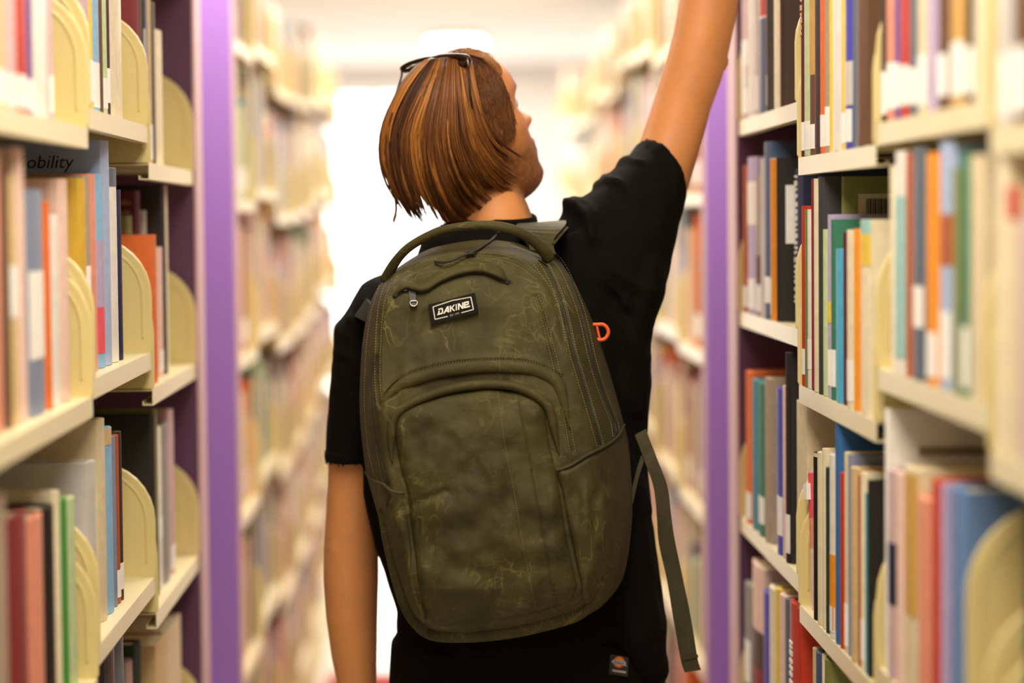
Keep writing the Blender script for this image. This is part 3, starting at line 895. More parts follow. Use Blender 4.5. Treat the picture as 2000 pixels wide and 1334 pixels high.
# --- legs
ZCR = 0.80
def leg(sx):
    x0 = P(1030, 1334, YB)[0] + sx * .088
    pts = [(x0, YB, .93), (x0 + sx * .004, YB, .80), (x0 + sx * .004, YB - .005, .66), (x0, YB - .01, .50), (x0, YB, .42), (x0, YB + .012, .33), (x0, YB + .008, .20), (x0, YB, .09), (x0, YB, .05)]
    return tube(cr(pts, 40), np.interp(np.linspace(0, 1, 40), np.linspace(0, 1, 9), [.08, .086, .078, .062, .056, .058, .048, .036, .036]), None, side=(1, 0, 0), n=20), x0
lg = [leg(-1), leg(1)]
parts += [lg[0][0], lg[1][0]]
body_me = remesh(parts, 0.0036, 5)
bv = mverts(body_me)
PBASE = np.array([P(1030, 1334, YB)[0], YB, 0.0])
# skin tint: stubble on the jaw, lips, brows (real colour of the skin and hair)
loc = hl(bv); tint = np.tile(np.array(s2l((224, 150, 92))), (len(bv), 1))
n1 = vnoise(bv, .03, 3)[:, None] * .06 + vnoise(bv, .008, 5)[:, None] * .03; tint *= 1 + n1
jaw = np.clip((-.024 - .25 * np.abs(loc[:, 1] - .06) * 0 - loc[:, 2]) / .02, 0, 1) * np.clip((loc[:, 1] + .002) / .02, 0, 1) * np.clip((loc[:, 2] + .135) / .01, 0, 1) * np.clip((.10 - np.abs(loc[:, 0])) / .01, 0, 1)
st = np.clip(jaw * (0.85 + 0.35 * vnoise(bv, .0042, 9)), 0, 1)
beard = np.array(s2l((96, 58, 32)))
lip = np.exp(-((loc[:, 2] + .051) / .008) ** 2) * (loc[:, 1] > .088) * (np.abs(loc[:, 0]) < .024)
tint = tint * (1 - st[:, None] * .75) + beard * st[:, None] * .75
tint = tint * (1 - lip[:, None] * .8) + np.array(s2l((178, 96, 82))) * lip[:, None] * .8
brow = np.exp(-((loc[:, 2] - .042) / .005) ** 2) * np.exp(-((np.abs(loc[:, 0]) - .032) / .016) ** 4) * (loc[:, 1] > .06)
tint = tint * (1 - brow[:, None] * .8) + np.array(s2l((110, 72, 40))) * brow[:, None] * .8
vcol(body_me, np.clip(tint, 0, 1))
M_skin = mat('skin', s2l((224, 150, 92)), 0.5, spec=0.4, attr='tint', bump=0.15, bscale=900)
_sk = M_skin.node_tree.nodes['Principled BSDF']; _sk.inputs['Subsurface Weight'].default_value = 0.12; _sk.inputs['Subsurface Radius'].default_value = (0.012, 0.005, 0.003); _sk.inputs['Subsurface Scale'].default_value = 1.0
setv(body_me, bv - PBASE)
body_me.materials.clear(); body_me.materials.append(M_skin); body_me.polygons.foreach_set('use_smooth', [True] * len(body_me.polygons))
person = empty('person', PBASE)
tag(person, 'person seen from behind in black shirt, reaching up to the right shelf, looking up', 'person')
body = bpy.data.objects.new('body', body_me); link(body, person)
def pchild(name, v, f, m, smooth=True, parent=None):
    o = mk(name, np.asarray(v) - PBASE, f, m, None, smooth); o.parent = parent or person; return o
for sx in (-1, 1):
    v, f = ball((0, 0, 0), .0115, 10); pchild('eye', hw(v + np.array([sx * .031, .068, .021])), f, mat('eye_white', (.75, .72, .68), 0.2))

# ------------------------------------------------------------------ clothing
M_shirt = mat('black_cotton', (0.0048, 0.0040, 0.0032), 0.92, spec=0.10, bump=0.35, bscale=700)
M_short = mat('black_twill', (0.0075, 0.0055, 0.0042), 0.9, spec=0.1, bump=0.4, bscale=900)
tp = [loft([(985, 436, YB, 62, .055), (985, 448, YB, 92, .072), (975, 466, YB, 150, .088), (985, 500, YB, 205, .108), (1005, 545, YB, 262, .118), (1000, 600, YB, 276, .122), (990, 660, YB, 280, .125), (985, 760, YB, 281, .125), (982, 850, YB, 281, .124), (985, 930, YB, 281, .123), (1000, 1010, YB, 277, .124), (1016, 1090, YB, 266, .128), (1028, 1160, YB, 258, .134), (1034, 1215, YB, 264, .140), (1036, 1240, YB, 270, .143)], n=40)]
# back hem: flares to the lower right
tp.append(loft([(1130, 900, YB - .01, 120, .11), (1190, 1050, YB - .01, 92, .118), (1215, 1150, YB - .012, 76, .122), (1236, 1230, YB - .015, 68, .122), (1262, 1285, YB - .016, 46, .10), (1290, 1309, YB - .016, 26, .075)], n=24))
tp.append(loft([(800, 590, YB, 70, .07), (752, 612, YB + .005, 70, .074), (716, 660, YA, 66, .074), (703, 730, YA, 57, .070), (697, 800, YA, 53, .066), (689, 860, YA, 51, .063), (686, 896, YA, 49, .061)], n=28))
def ring_loft(rows, n=32, m=30):
    C_, A_, B_ = [], [], []
    for tx, ty_, bx, by, ux, uy, dep, Y in rows:
        t_, b_ = P(tx, ty_, Y), P(bx, by, Y); c0 = (t_ + b_) / 2; mx_, my_ = (tx + bx) / 2, (ty_ + by) / 2
        C_.append(c0); A_.append((b_ - t_) / 2); B_.append(P(mx_ + ux, my_ + uy, Y) - P(mx_, my_, Y) + np.array([0, -dep, 0]))
    C_, A_, B_ = (cr(np.array(z), m) for z in (C_, A_, B_)); th_ = np.linspace(0, 2 * math.pi, n, endpoint=False)
    v = (C_[:, None] + A_[:, None] * np.cos(th_)[None, :, None] + B_[:, None] * np.sin(th_)[None, :, None]).reshape(-1, 3); f = []
    for i in range(m - 1):
        for j in range(n): f.append((i * n + j, i * n + (j + 1) % n, (i + 1) * n + (j + 1) % n, (i + 1) * n + j))
    f.append(tuple(range(n - 1, -1, -1))); f.append(tuple((m - 1) * n + j for j in range(n))); return v, f
tp.append(ring_loft([(1080, 440, 1266, 655, 0, 0, .10, YB), (1138, 387, 1296, 560, 5, -3, .092, YB + .008), (1180, 347, 1311, 490, 10, -6, .084, YB + .02), (1217, 311, 1324, 440, 17, -10, .076, YB + .036), (1244, 280, 1330, 405, 23, -14, .069, YB + .048), (1258, 268, 1331, 395, 24, -15, .067, YB + .053)]))
tp.append(loft([(930, 500, YB, 40, .07), (860, 545, YB, 42, .075), (790, 595, YB, 52, .078), (750, 630, YB, 55, .075)], n=20))
# underarm web
tp.append(loft([(1262, 500, YB, 40, .075), (1252, 560, YB, 46, .085), (1226, 660, YB, 44, .08), (1215, 800, YB, 46, .07)], n=20))
shirt_me = remesh(tp, 0.0048, 6)
sv = mverts(shirt_me); sn = mnorm(shirt_me)
c_ = W.T @ (sv - CAM).T; spx = np.stack([1000 + FPX * c_[0] / -c_[2], 667 - FPX * c_[1] / -c_[2]], 1)
wr = vnoise(np.stack([sv[:, 0] * 1.6 + sv[:, 2] * .6, sv[:, 1], sv[:, 2] * .45], 1), .045, 1) * .0032 + vnoise(sv, .028, 2) * .0016
def fold(poly, w, a):
    d = dist_poly(spx, poly); return a * np.exp(-(d / w) ** 2)
front = (sv[:, 1] < YB + .05)
for poly, w, a in (([(1105, 405), (1135, 410), (1150, 430), (1158, 470)], 11, .016), ([(1128, 395), (1150, 400), (1172, 430)], 6, .006), ([(1160, 362), (1185, 352), (1205, 356)], 6, .005), ([(1205, 318), (1225, 310), (1250, 318)], 6, .005),
                   ([(1180, 345), (1215, 360), (1250, 400)], 8, .004), ([(1150, 470), (1190, 520), (1240, 560)], 14, .006), ([(1215, 600), (1230, 680), (1225, 780)], 14, .005), ([(1258, 700), (1255, 850), (1262, 1000)], 10, .005), ([(1262, 284), (1298, 318), (1317, 370)], 4, -.003),
                   ([(690, 625), (715, 640), (735, 660)], 9, .006), ([(662, 690), (690, 700), (712, 730)], 10, .004), ([(1240, 950), (1262, 1080), (1280, 1230)], 12, .006)):
    wr = wr + fold(poly, w, a) * front
sv = sv + sn * wr[:, None]
setv(shirt_me, sv - PBASE); shirt_me.materials.clear(); shirt_me.materials.append(M_shirt); shirt_me.polygons.foreach_set('use_smooth', [True] * len(shirt_me.polygons))
shirt = bpy.data.objects.new('t_shirt', shirt_me); link(shirt, person); shirt['label'] = 'loose black short-sleeved t-shirt'
# collar band, cuff bands, frayed threads at the left cuff
col_p = [np.array(P(985 + 60 * math.cos(a), 434 + 9 * math.sin(a), YB - .056 * math.sin(a))) for a in np.linspace(0, 2 * math.pi, 40, endpoint=False)]
v, f = tube(col_p, .010, .004, side=(0, 0, 1), n=10, closed=True); pchild('collar', v, f, M_shirt, parent=None).parent = shirt
def cuff(center, ax, r1, r2, side, h):
    a = np.asarray(ax, float); a /= np.linalg.norm(a); s = np.asarray(side, float); s = s - a * s.dot(a); s /= np.linalg.norm(s); b = np.cross(a, s)
    ring = [center + s * r1 * math.cos(t) + b * r2 * math.sin(t) for t in np.linspace(0, 2 * math.pi, 48, endpoint=False)]
    return tube(ring, h, .0022, side=a, n=8, closed=True)
lc = P(686, 888, YA)
v, f = cuff(lc, (0, 0, 1), 49.5 / (FPX / YA), .0615, (1, 0, 0), .008); pchild('sleeve_hem', v, f, M_shirt).parent = shirt
th_ = MB(); rr = random.Random(4)
for k in range(90):
    a = rr.uniform(0, 2 * math.pi); p = lc + np.array([49 / (FPX / YA) * math.cos(a), .061 * math.sin(a), -.006])
    q = p + np.array([rr.uniform(-.002, .002), rr.uniform(-.002, .002), -rr.uniform(.002, .0065)])
    v, f = tube([p, (p + q) / 2 + rr.uniform(-.0006, .0006), q], .0007, n=4); th_.add(v - PBASE, f)
fr_o = th_.build('frayed_threads', M_shirt, shirt); fr_o['kind'] = 'stuff'
# shorts
sp = [loft([(1030, 1130, YB, 235, .118), (1030, 1200, YB, 252, .128), (1030, 1280, YB, 263, .138), (1030, 1350, YB, 268, .142), (1030, 1430, YB, 262, .138), (1030, 1470, YB, 255, .13)], n=36)]
for sx, (t_, x0) in zip((-1, 1), lg):
    sp.append(tube([(x0 + sx * .01, YB, .90), (x0 + sx * .014, YB, .74), (x0 + sx * .014, YB, .58), (x0 + sx * .014, YB, .47)], [.095, .102, .104, .106], [.12, .118, .115, .114], side=(1, 0, 0), n=28))
sh_me = remesh(sp, 0.006, 5); v = mverts(sh_me); n_ = mnorm(sh_me)
v = v + n_ * (vnoise(np.stack([v[:, 0], v[:, 1], v[:, 2] * .4], 1), .05, 8) * .003)[:, None]
setv(sh_me, v - PBASE); sh_me.materials.clear(); sh_me.materials.append(M_short); sh_me.polygons.foreach_set('use_smooth', [True] * len(sh_me.polygons))
shorts = bpy.data.objects.new('shorts', sh_me); link(shorts, person); shorts['label'] = 'black work shorts with a small woven tag'
# woven tag on the shorts: black patch, orange disc, grey banner with the maker's word, line of text
def on_person(px, py, lift=0.0):
    """surface of shorts/shirt below a frame point, found by casting a ray"""
    dg = bpy.context.evaluated_depsgraph_get(); d = Vector(ray(px, py)).normalized(); best = None
    for o in (shorts, shirt):
        mw = o.matrix_world.inverted() if False else Matrix.Translation(-Vector(PBASE))
        ok, loc, nr, i = o.ray_cast(mw @ Vector(CAM), d)
        if ok:
            q = np.array(loc) + PBASE
            if best is None or q[1] < best[1]: best = q
    return best
bpy.context.view_layer.update()
ty = on_person(1209, 1300)
TY = (ty[1] if ty is not None else YB - .13) - .004
def flat(poly, dy, name, m, parent):
    v = [P(x, y, TY + dy) for x, y in poly]; v += [P(x, y, TY + dy + .0012) for x, y in poly]; n = len(poly)
    f = [tuple(range(n)), tuple(range(2 * n - 1, n - 1, -1))] + [(i, (i + 1) % n, (i + 1) % n + n, i + n) for i in range(n)]
    o = pchild(name, v, f, m, False, parent); return o
patch = flat([(1192, 1278), (1228, 1284), (1226, 1322), (1189, 1316)], 0, 'woven_tag', mat('tag_black', (.02, .018, .016), .7), shorts)
disc = [(1209 + 11.5 * math.cos(a), 1293 + 11.5 * math.sin(a)) for a in np.linspace(0, 2 * math.pi, 28, endpoint=False)]
disc2 = [(1209 + 8.5 * math.cos(a), 1293 + 8.5 * math.sin(a)) for a in np.linspace(0, 2 * math.pi, 28, endpoint=False)]
flat(disc, -.0012, 'emblem_ring', mat('emblem_red', s2l((206, 96, 52)), .6), shorts)
flat(disc2, -.0018, 'emblem_disc', mat('emblem_amber', s2l((232, 160, 50)), .6), shorts)
flat([(1194, 1292), (1198, 1288), (1223, 1293), (1222, 1297), (1224, 1302), (1219, 1300), (1196, 1295)], -.0028, 'emblem_banner', mat('emblem_grey', s2l((168, 164, 178)), .6), shorts)
def frame_text(txt, size_px, px, py, ang, Y, m, name, parent, base, shear=0.0, sx=1.0):
    v, f = text_mesh(txt, 1.0, 0.0, shear); ca, sa = math.cos(ang), math.sin(ang)
    q = [P(px + (p[0] * sx * ca - p[1] * sa) * size_px, py - (p[0] * sx * sa + p[1] * ca) * size_px, Y) for p in v]
    o = mk(name, np.array(q) - base, f, m); o.parent = parent; return o
frame_text('Dickies', 6.2, 1209, 1295, -.16, TY - .0034, mat('tag_navy', s2l((52, 56, 96)), .7), 'emblem_lettering', shorts, PBASE)
flat([(1196, 1307), (1223, 1311), (1222, 1315.5), (1196, 1311.5)], -.0012, 'tag_line', mat('tag_pale', s2l((176, 156, 148)), .7), shorts)
# shoes
for sx, (t_, x0) in zip((-1, 1), lg):
    s_me = remesh([loft2 for loft2 in [tube([(x0, YB - .085, .035), (x0, YB - .05, .045), (x0 + sx * .004, YB + .04, .042), (x0 + sx * .008, YB + .12, .034), (x0 + sx * .008, YB + .165, .03)], [.030, .038, .045, .047, .030], [.032, .042, .038, .030, .024], side=(1, 0, 0), n=18), tube([(x0, YB - .01, .04), (x0, YB - .005, .11)], [.045, .044], None, side=(1, 0, 0), n=18)]], .006, 3)
    v = mverts(s_me); v[:, 2] = np.maximum(v[:, 2], 0.0012); setv(s_me, v - PBASE); s_me.materials.clear(); s_me.materials.append(mat('shoe_canvas', (.03, .03, .032), .7))
    s_me.polygons.foreach_set('use_smooth', [True] * len(s_me.polygons)); link(bpy.data.objects.new('shoe', s_me), person)

# ------------------------------------------------------------------ hair
GU = [[(852, 128), (795, 158), (758, 222), (744, 285), (752, 345), (772, 388), (792, 418)],
      [(856, 124), (803, 166), (766, 236), (760, 308), (774, 368), (806, 432)],
      [(862, 122), (816, 178), (784, 250), (784, 330), (804, 395), (832, 446)],
      [(868, 121), (832, 188), (806, 260), (812, 340), (836, 405), (862, 453)],
      [(874, 121), (847, 194), (831, 270), (841, 345), (868, 408), (896, 450)],
      [(880, 120), (863, 200), (856, 275), (871, 348), (902, 406), (934, 438)],
      [(886, 120), (881, 200), (883, 275), (906, 343), (938, 396), (968, 420)],
      [(893, 120), (899, 200), (909, 270), (934, 332), (966, 378), (994, 398)],
      [(900, 121), (914, 193), (930, 258), (954, 310), (985, 350), (1003, 366)],
      [(906, 122), (922, 186), (940, 243), (964, 289), (990, 320), (1006, 334)],
      [(912, 122), (930, 178), (944, 225), (964, 262), (988, 292), (1007, 318)]]
NS = 12
for i, g in enumerate(GU): g[0] = (832 + 8.6 * i, 117 - 1.2 * min(i, 5) + .6 * max(0, i - 5)); g[1] = (g[1][0], g[1][1] - 4)
GU = np.array([cr(g, NS) for g in GU])
def hair_depth(q, lift=0.0):
    dx = (q[..., 0] - 872) / 152; dy = (q[..., 1] - 268) / 192
    w = np.sqrt(np.clip(1 - dx ** 2 - dy ** 2, 0.02, 1))
    return YB + .012 - (.112 + lift) * w
from mathutils.bvhtree import BVHTree
_capv = hw(hv * np.array([1.09, 1.07, 1.06])); SBVH = BVHTree.FromPolygons([tuple(x) for x in _capv], [q for q in hf[:-2]])
def clear_scalp(pix, Y, gap):
    out = np.array(Y, float)
    for i in range(len(out)):
        d = Vector(ray(*pix[i])).normalized(); l_, n_, k_, t_ = SBVH.ray_cast(Vector(CAM), d)
        if l_ is not None: out[i] = min(out[i], l_[1] - gap)
    for _ in range(2): out[1:-1] = np.minimum(out[1:-1], (out[:-2] + out[2:]) / 2 * .5 + out[1:-1] * .5)
    return out
hv_, hf_, hc_ = [], [], []
def strand(pix, Y, width, colr):
    p = PA(pix[:, 0], pix[:, 1], Y); n = len(p)
    prof = np.interp(np.linspace(0, 1, n), [0, .12, .75, 1], [.55, 1, .85, .12]) * width
    t = np.gradient(p, axis=0); t /= np.linalg.norm(t, axis=1)[:, None] + 1e-9
    vw = p - CAM; vw /= np.linalg.norm(vw, axis=1)[:, None]
    s = np.cross(t, vw); s /= np.linalg.norm(s, axis=1)[:, None] + 1e-9
    k = sum(len(a) for a in hv_)
    ring = np.stack([p + s * prof[:, None], p - vw * prof[:, None] * .8, p - s * prof[:, None], p + vw * prof[:, None] * .5], 1).reshape(-1, 3)
    hv_.append(ring); hc_.append(np.repeat(colr * np.interp(np.linspace(0, 1, n), [0, .4, 1], [.8, 1, 1.05])[:, None], 4, 0))
    for i in range(n - 1):
        for j in range(4): hf_.append((k + i * 4 + j, k + i * 4 + (j + 1) % 4, k + i * 4 + 4 + (j + 1) % 4, k + i * 4 + 4 + j))
DARK, MID, GOLD = np.array(s2l((66, 38, 20))), np.array(s2l((130, 78, 34))), np.array(s2l((196, 128, 56)))
rg = np.random.default_rng(5)
def gsample(g):
    g = np.clip(g, -.25, 10.2); i = int(np.clip(math.floor(g), 0, 9)); u = g - i
    return GU[i] * (1 - u) + GU[i + 1] * u
for L in range(330):
    g0 = rg.uniform(-.1, 10.1); ln = rg.uniform(.72, 1.0) if rg.random() < .75 else rg.uniform(.45, .75); lift = rg.uniform(0, .011) + (.006 if ln < .72 else 0)
    st0 = 0.0 if rg.random() < .7 else rg.uniform(.05, .4); tone = rg.random()
    base = DARK * (1 - tone) + MID * tone if rg.random() < .62 else MID * (1 - tone) + GOLD * tone
    gt = g0 + rg.normal(0, .28); wob = rg.normal(0, 2.2); ph = rg.uniform(0, 6)
    for k in range(15):
        a, b = g0 + rg.normal(0, .16), gt + rg.normal(0, .07)
        s = np.linspace(st0, ln * rg.uniform(.95, 1.02), NS); s = np.clip(s, 0, 1)
        A = gsample(a); B = gsample(b)
        full = np.linspace(0, 1, NS); mixw = (full ** 1.2)[:, None]
        q = A * (1 - mixw) + B * mixw
        q = np.stack([np.interp(s, full, q[:, 0]), np.interp(s, full, q[:, 1])], 1)
        q[:, 0] += wob * np.sin(s * 5 + ph) * s + rg.normal(0, .6) + np.clip((g0 - 4.5) / 5, 0, 1) * 16 * np.clip((s - .72) / .28, 0, 1) ** 2; q[:, 1] -= np.clip((g0 - 4.5) / 5, 0, 1) * 7 * np.clip((s - .78) / .22, 0, 1) ** 2
        strand(q, clear_scalp(q, hair_depth(q, lift + rg.uniform(-.002, .002)), .002 + lift * .6), rg.uniform(.00045, .00095), base * rg.uniform(.8, 1.2))
# flyaway lock at the lower left, and tuft on top
for k in range(16):
    q = cr([(768, 372), (773, 392), (774, 412), (770 + rg.normal(0, 1.2), 432), (772 + rg.normal(0, 1.5), 443)], NS); q[:, 0] += rg.normal(0, 1.1)
    strand(q, np.full(NS, YB - .02), .0006, MID * rg.uniform(.7, 1.2))
for k in range(260):
    x = rg.uniform(880, 948); top = rg.uniform(92, 112) + abs(x - 905) * .25
    q = cr([(x - 14, 124 + (x - 880) * .12), (x - 6, top + 4), (x + 8, top), (x + rg.uniform(14, 30), top + rg.uniform(8, 24))], NS)
    strand(q, np.full(NS, YB - .015 + rg.uniform(-.03, .015)), rg.uniform(.0004, .0008), (MID * .5 + GOLD * .5) * rg.uniform(.6, 1.25))
# short brushed-back hair at the temple and sideburn
TG = [[(926, 128), (941, 168), (956, 215), (976, 262), (990, 282)], [(942, 122), (962, 160), (978, 205), (992, 250), (1000, 276)], [(955, 126), (978, 158), (994, 196), (1003, 238), (1006, 272)]]
TG = np.array([cr(g, NS) for g in TG])
def skin_depth(px, py):
    d = Vector(ray(px, py)).normalized(); ok, l_, n_, i_ = body.ray_cast(Vector(CAM) - Vector(PBASE), d)
    l2, n2, k2, t2 = SBVH.ray_cast(Vector(CAM), d); c_ = [l_[1] + PBASE[1]] if ok else []
    if l2 is not None: c_.append(l2[1])
    return min(c_) if c_ else None
bpy.context.view_layer.update()
for k in range(2600):
    g = rg.uniform(-.25, 2); i = int(min(max(g, 0), 1)); u = g - i; q = TG[i] * (1 - u) + TG[min(i + 1, 2)] * u
    a = rg.uniform(0, .8); b = min(1, a + rg.uniform(.15, .35)); full = np.linspace(0, 1, NS); s = np.linspace(a, b, 6)
    q = np.stack([np.interp(s, full, q[:, 0]), np.interp(s, full, q[:, 1])], 1); q += rg.normal(0, 2.5, 2); q[:, 0] += np.linspace(0, 1, 6) * rg.normal(-5, 4)
    ys = [skin_depth(*z) for z in (q[0], q[-1])]
    if ys[0] is None and ys[1] is None: continue
    y0_, y1_ = ys[0] or ys[1], ys[1] or ys[0]
    strand(q, np.linspace(y0_ - .002, y1_ - .006, 6), rg.uniform(.0004, .0007), (DARK * .6 + MID * .4) * rg.uniform(.7, 1.25) if rg.random() < .75 else MID * rg.uniform(.8, 1.2))
# swept-back hair from the forehead line over the crown
TP = np.array([cr(g, NS) for g in ([(979, 146), (970, 130), (956, 117), (934, 107)], [(974, 140), (960, 122), (942, 109), (916, 102)], [(966, 130), (950, 115), (930, 106), (900, 102)])])
for k in range(1100):
    g = rg.uniform(-.1, 2); i = int(min(max(g, 0), 1)); u = g - i; q = TP[i] * (1 - u) + TP[min(i + 1, 2)] * u
    a = rg.uniform(0, .55); b = min(1, a + rg.uniform(.3, .5)); full = np.linspace(0, 1, NS); s = np.linspace(a, b, 7)
    q = np.stack([np.interp(s, full, q[:, 0]), np.interp(s, full, q[:, 1])], 1); q += rg.normal(0, 2.0, 2); q[:, 1] -= np.sin(np.linspace(0, math.pi, 7)) * rg.uniform(0, 5)
    ys = [skin_depth(*z) for z in q]; yv = [y for y in ys if y is not None]
    if not yv: continue
    ym = min(yv); strand(q, np.array([min(y, ym + .02) if y is not None else ym for y in ys]) - np.linspace(.001, .006, 7), rg.uniform(.0004, .0007), (MID * .55 + GOLD * .45) * rg.uniform(.55, 1.15))
# scalp cap below the locks
cap = hv.copy(); sc_ = cap * np.array([1.09, 1.07, 1.06])
keep = lambda p: (p[1] < .012 + .45 * max(0, p[2] - .035)) and p[2] > -.085 and not (p[1] > -.004 and p[2] < .0)
ok = [keep(p) for p in cap]; k0 = sum(len(a) for a in hv_)
hv_.append(hw(sc_)); hc_.append(np.tile(DARK * .9, (len(cap), 1)))
for q in hf[:-2]:
    if all(ok[i] for i in q): hf_.append(tuple(i + k0 for i in q))
hf_.append(tuple((len(Zs) - 1) * NH + j + k0 for j in range(NH)))
M_hair = mat('hair', (.2, .1, .04), 0.5, spec=0.35, attr='tint')
hair = pchild('hair', np.vstack(hv_), hf_, M_hair)
vcol(hair.data, np.clip(np.vstack(hc_), 0, 1)); hair['label'] = 'chin-length brown hair with golden strands'

# ------------------------------------------------------------------ sunglasses pushed up on the head
M_tort = mat('tortoise_frame', s2l((50, 27, 14)), 0.35, spec=0.3, var=0.7, vscale=150)
M_lens = mat('tinted_lens', (0.42, 0.38, 0.32), 0.03); _b = M_lens.node_tree.nodes['Principled BSDF']; _b.inputs['Transmission Weight'].default_value = 0.9; _b.inputs['IOR'].default_value = 1.05
GB = np.array(P(848, 114, YB - .03))
sg = empty('sunglasses', GB); tag(sg, 'tortoiseshell sunglasses pushed up on top of the hair', 'sunglasses')
def gpart(name, pts, ra, m, rb=None, closed=False, parent=sg):
    q = cr(np.array([P(*p) for p in pts]), 8 * len(pts), closed); v, f = tube(q, ra, rb, n=10, closed=closed); o = mk(name, v - GB, f, m, None, True); o.parent = parent; return o
YG0, YG1 = YB - .004, YB - .075
rimL = [(785, 134, YG0 + .03), (798, 125, YG0 + .02), (822, 117, YG0), (845, 114, YG0 - .02), (848, 119, YG0 - .025), (836, 127, YG0 - .01), (812, 133, YG0 + .012), (792, 138, YG0 + .028)]
rimR = [(856, 113, YG0 - .035), (880, 110, YG0 - .055), (905, 111, YG0 - .075), (914, 116, YG0 - .085), (908, 125, YG0 - .08), (884, 126, YG0 - .058), (864, 122, YG0 - .04)]
fr_o = gpart('frame', rimL, .0034, M_tort, closed=True); fr2 = gpart('frame', rimR, .0046, M_tort, closed=True)
gpart('bridge', [(844, 115, YG0 - .02), (851, 112, YG0 - .03), (858, 114, YG0 - .036)], .0032, M_tort)
for nm, rim in (('lens', rimL), ('lens', rimR)):
    q = cr(np.array([P(*p) for p in rim]), 40, True) - GB; n = len(q); off = np.array([0, .0012, .0004])
    o = mk(nm, np.vstack([q, q + off]), [tuple(range(n)), tuple(range(2 * n - 1, n - 1, -1))] + [(i, (i + 1) % n, (i + 1) % n + n, i + n) for i in range(n)], M_lens); o.parent = sg
gpart('temple', [(785, 134, YG0 + .03), (784, 150, YG0 + .02), (776, 176, YG0), (768, 205, YG0 - .02)], .0028, M_tort, .0016)
gpart('temple', [(913, 116, YG0 - .085), (915, 132, YG0 - .106), (917, 158, YG0 - .118), (919, 190, YG0 - .122), (923, 212, YG0 - .118)], .0030, M_tort, .0016)
# ------------------------------------------------------------------ backpack
BK = YB - .135                                        # plane where it lies on the back
O_ = cr([(757, 540), (775, 524), (800, 507), (830, 490), (857, 481), (902, 472), (950, 468), (1000, 473), (1040, 484), (1072, 496), (1096, 516), (1120, 548), (1142, 592), (1166, 650), (1187, 715), (1203, 770), (1218, 826), (1226, 870), (1233, 930), (1235, 1000), (1229, 1070), (1218, 1125), (1198, 1160), (1168, 1190), (1130, 1209), (1080, 1226), (1020, 1241), (960, 1250), (910, 1253), (865, 1250), (830, 1236), (806, 1214), (791, 1190), (779, 1160), (766, 1110), (753, 1065), (748, 1040), (737, 1000), (722, 948), (714, 918), (709, 880), (704, 830), (702, 780), (704, 720), (709, 660), (720, 604), (735, 566)], 420, True)
F_p = cr([(762, 600), (790, 556), (850, 516), (920, 500), (985, 505), (1030, 535), (1062, 590), (1083, 655), (1098, 720), (1112, 790), (1126, 860), (1136, 920), (1142, 1000), (1140, 1080), (1126, 1150), (1080, 1185), (1000, 1205), (920, 1213), (855, 1213), (826, 1190), (806, 1130), (790, 1050), (775, 960), (762, 870), (752, 780), (750, 690)], 160, True)
CEN = np.array([958.0, 860.0])
def bag_h(q, detail=True):
    dO = dist_poly(q, O_[::2], True); ins = inside(q, O_[::2]); dF = dist_poly(q, F_p, True); inF = inside(q, F_p)
    dO = np.where(ins, dO, 0)
    t = np.where(inF, 1.0, dO / (dO + dF + 1e-6))
    H = np.interp(q[:, 1], [450, 500, 600, 800, 1000, 1150, 1250], [.105, .120, .155, .185, .195, .195, .180])
    h = H * np.sqrt(np.clip(1 - (1 - t) ** 2.2, 0, 1))
    h += .006 * np.clip(dF / 60, 0, 1) * inF
    if detail:
        h += (vnoise(q, 70, 3) * .0048 + vnoise(q * np.array([1.5, .7]), 34, 4) * .0026 + vnoise(q, 15, 6) * .0005) * np.clip(dO / 18, 0, 1)
    return h
def groove(q, poly, w, a):
    return a * np.exp(-(dist_poly(q, cr(poly, 40)) / w) ** 2)
LN = dict(
 arch=[(745, 791), (755, 768), (780, 745), (815, 730), (867, 717), (920, 710), (972, 708), (1025, 711), (1060, 721), (1091, 738)],
 slit=[(770, 581), (780, 572), (793, 565), (806, 568), (823, 571), (839, 566), (857, 554), (887, 541), (910, 535), (932, 533), (950, 535), (970, 543), (994, 554)],
 left=[(760, 545), (744, 600), (738, 680), (737, 740), (741, 790)],
 left2=[(745, 560), (728, 620), (719, 700), (717, 780), (722, 860), (735, 930)],
 left3=[(735, 700), (728, 740), (732, 820), (744, 900), (754, 945)],
 r1=[(1056, 504), (1074, 535), (1095, 585), (1109, 640), (1120, 690), (1135, 740), (1150, 790), (1165, 842), (1172, 868)],
 r2=[(1070, 490), (1092, 512), (1112, 548), (1137, 616), (1154, 690), (1168, 740), (1184, 785), (1199, 822), (1204, 850)],
 r3=[(1047, 580), (1062, 620), (1076, 675), (1091, 738), (1104, 800), (1118, 880)],
 r4=[(1040, 520), (1075, 570), (1092, 620), (1100, 665)],
 top=[(772, 560), (800, 533), (850, 510), (905, 500), (960, 500), (1010, 512), (1050, 540)],
 top2=[(768, 545), (800, 520), (850, 498), (905, 488), (960, 486), (1015, 493), (1060, 512)],
 low=[(812, 1215), (845, 1234), (910, 1232), (990, 1226), (1070, 1208), (1130, 1190), (1165, 1168)],
 l5=[(750, 960), (768, 1050), (790, 1130), (806, 1180), (830, 1222)])
def bag_full(q):
    h = bag_h(q)
    for k, w, a in (('arch', 5, -.004), ('left', 5, -.005), ('left2', 4, -.003), ('left3', 5, -.006), ('r1', 4.5, -.006), ('r2', 4.5, -.005), ('r3', 5, -.004), ('r4', 3, -.002), ('top', 3.5, -.003), ('top2', 3.5, -.003), ('l5', 5, -.003), ('slit', 4, -.005)):
        h += groove(q, LN[k], w, a)
    # cloth rises just above the arch seam and folds gather near it
    h += groove(q, [(x, y - 9) for x, y in LN['arch']], 7, .003)
    return h
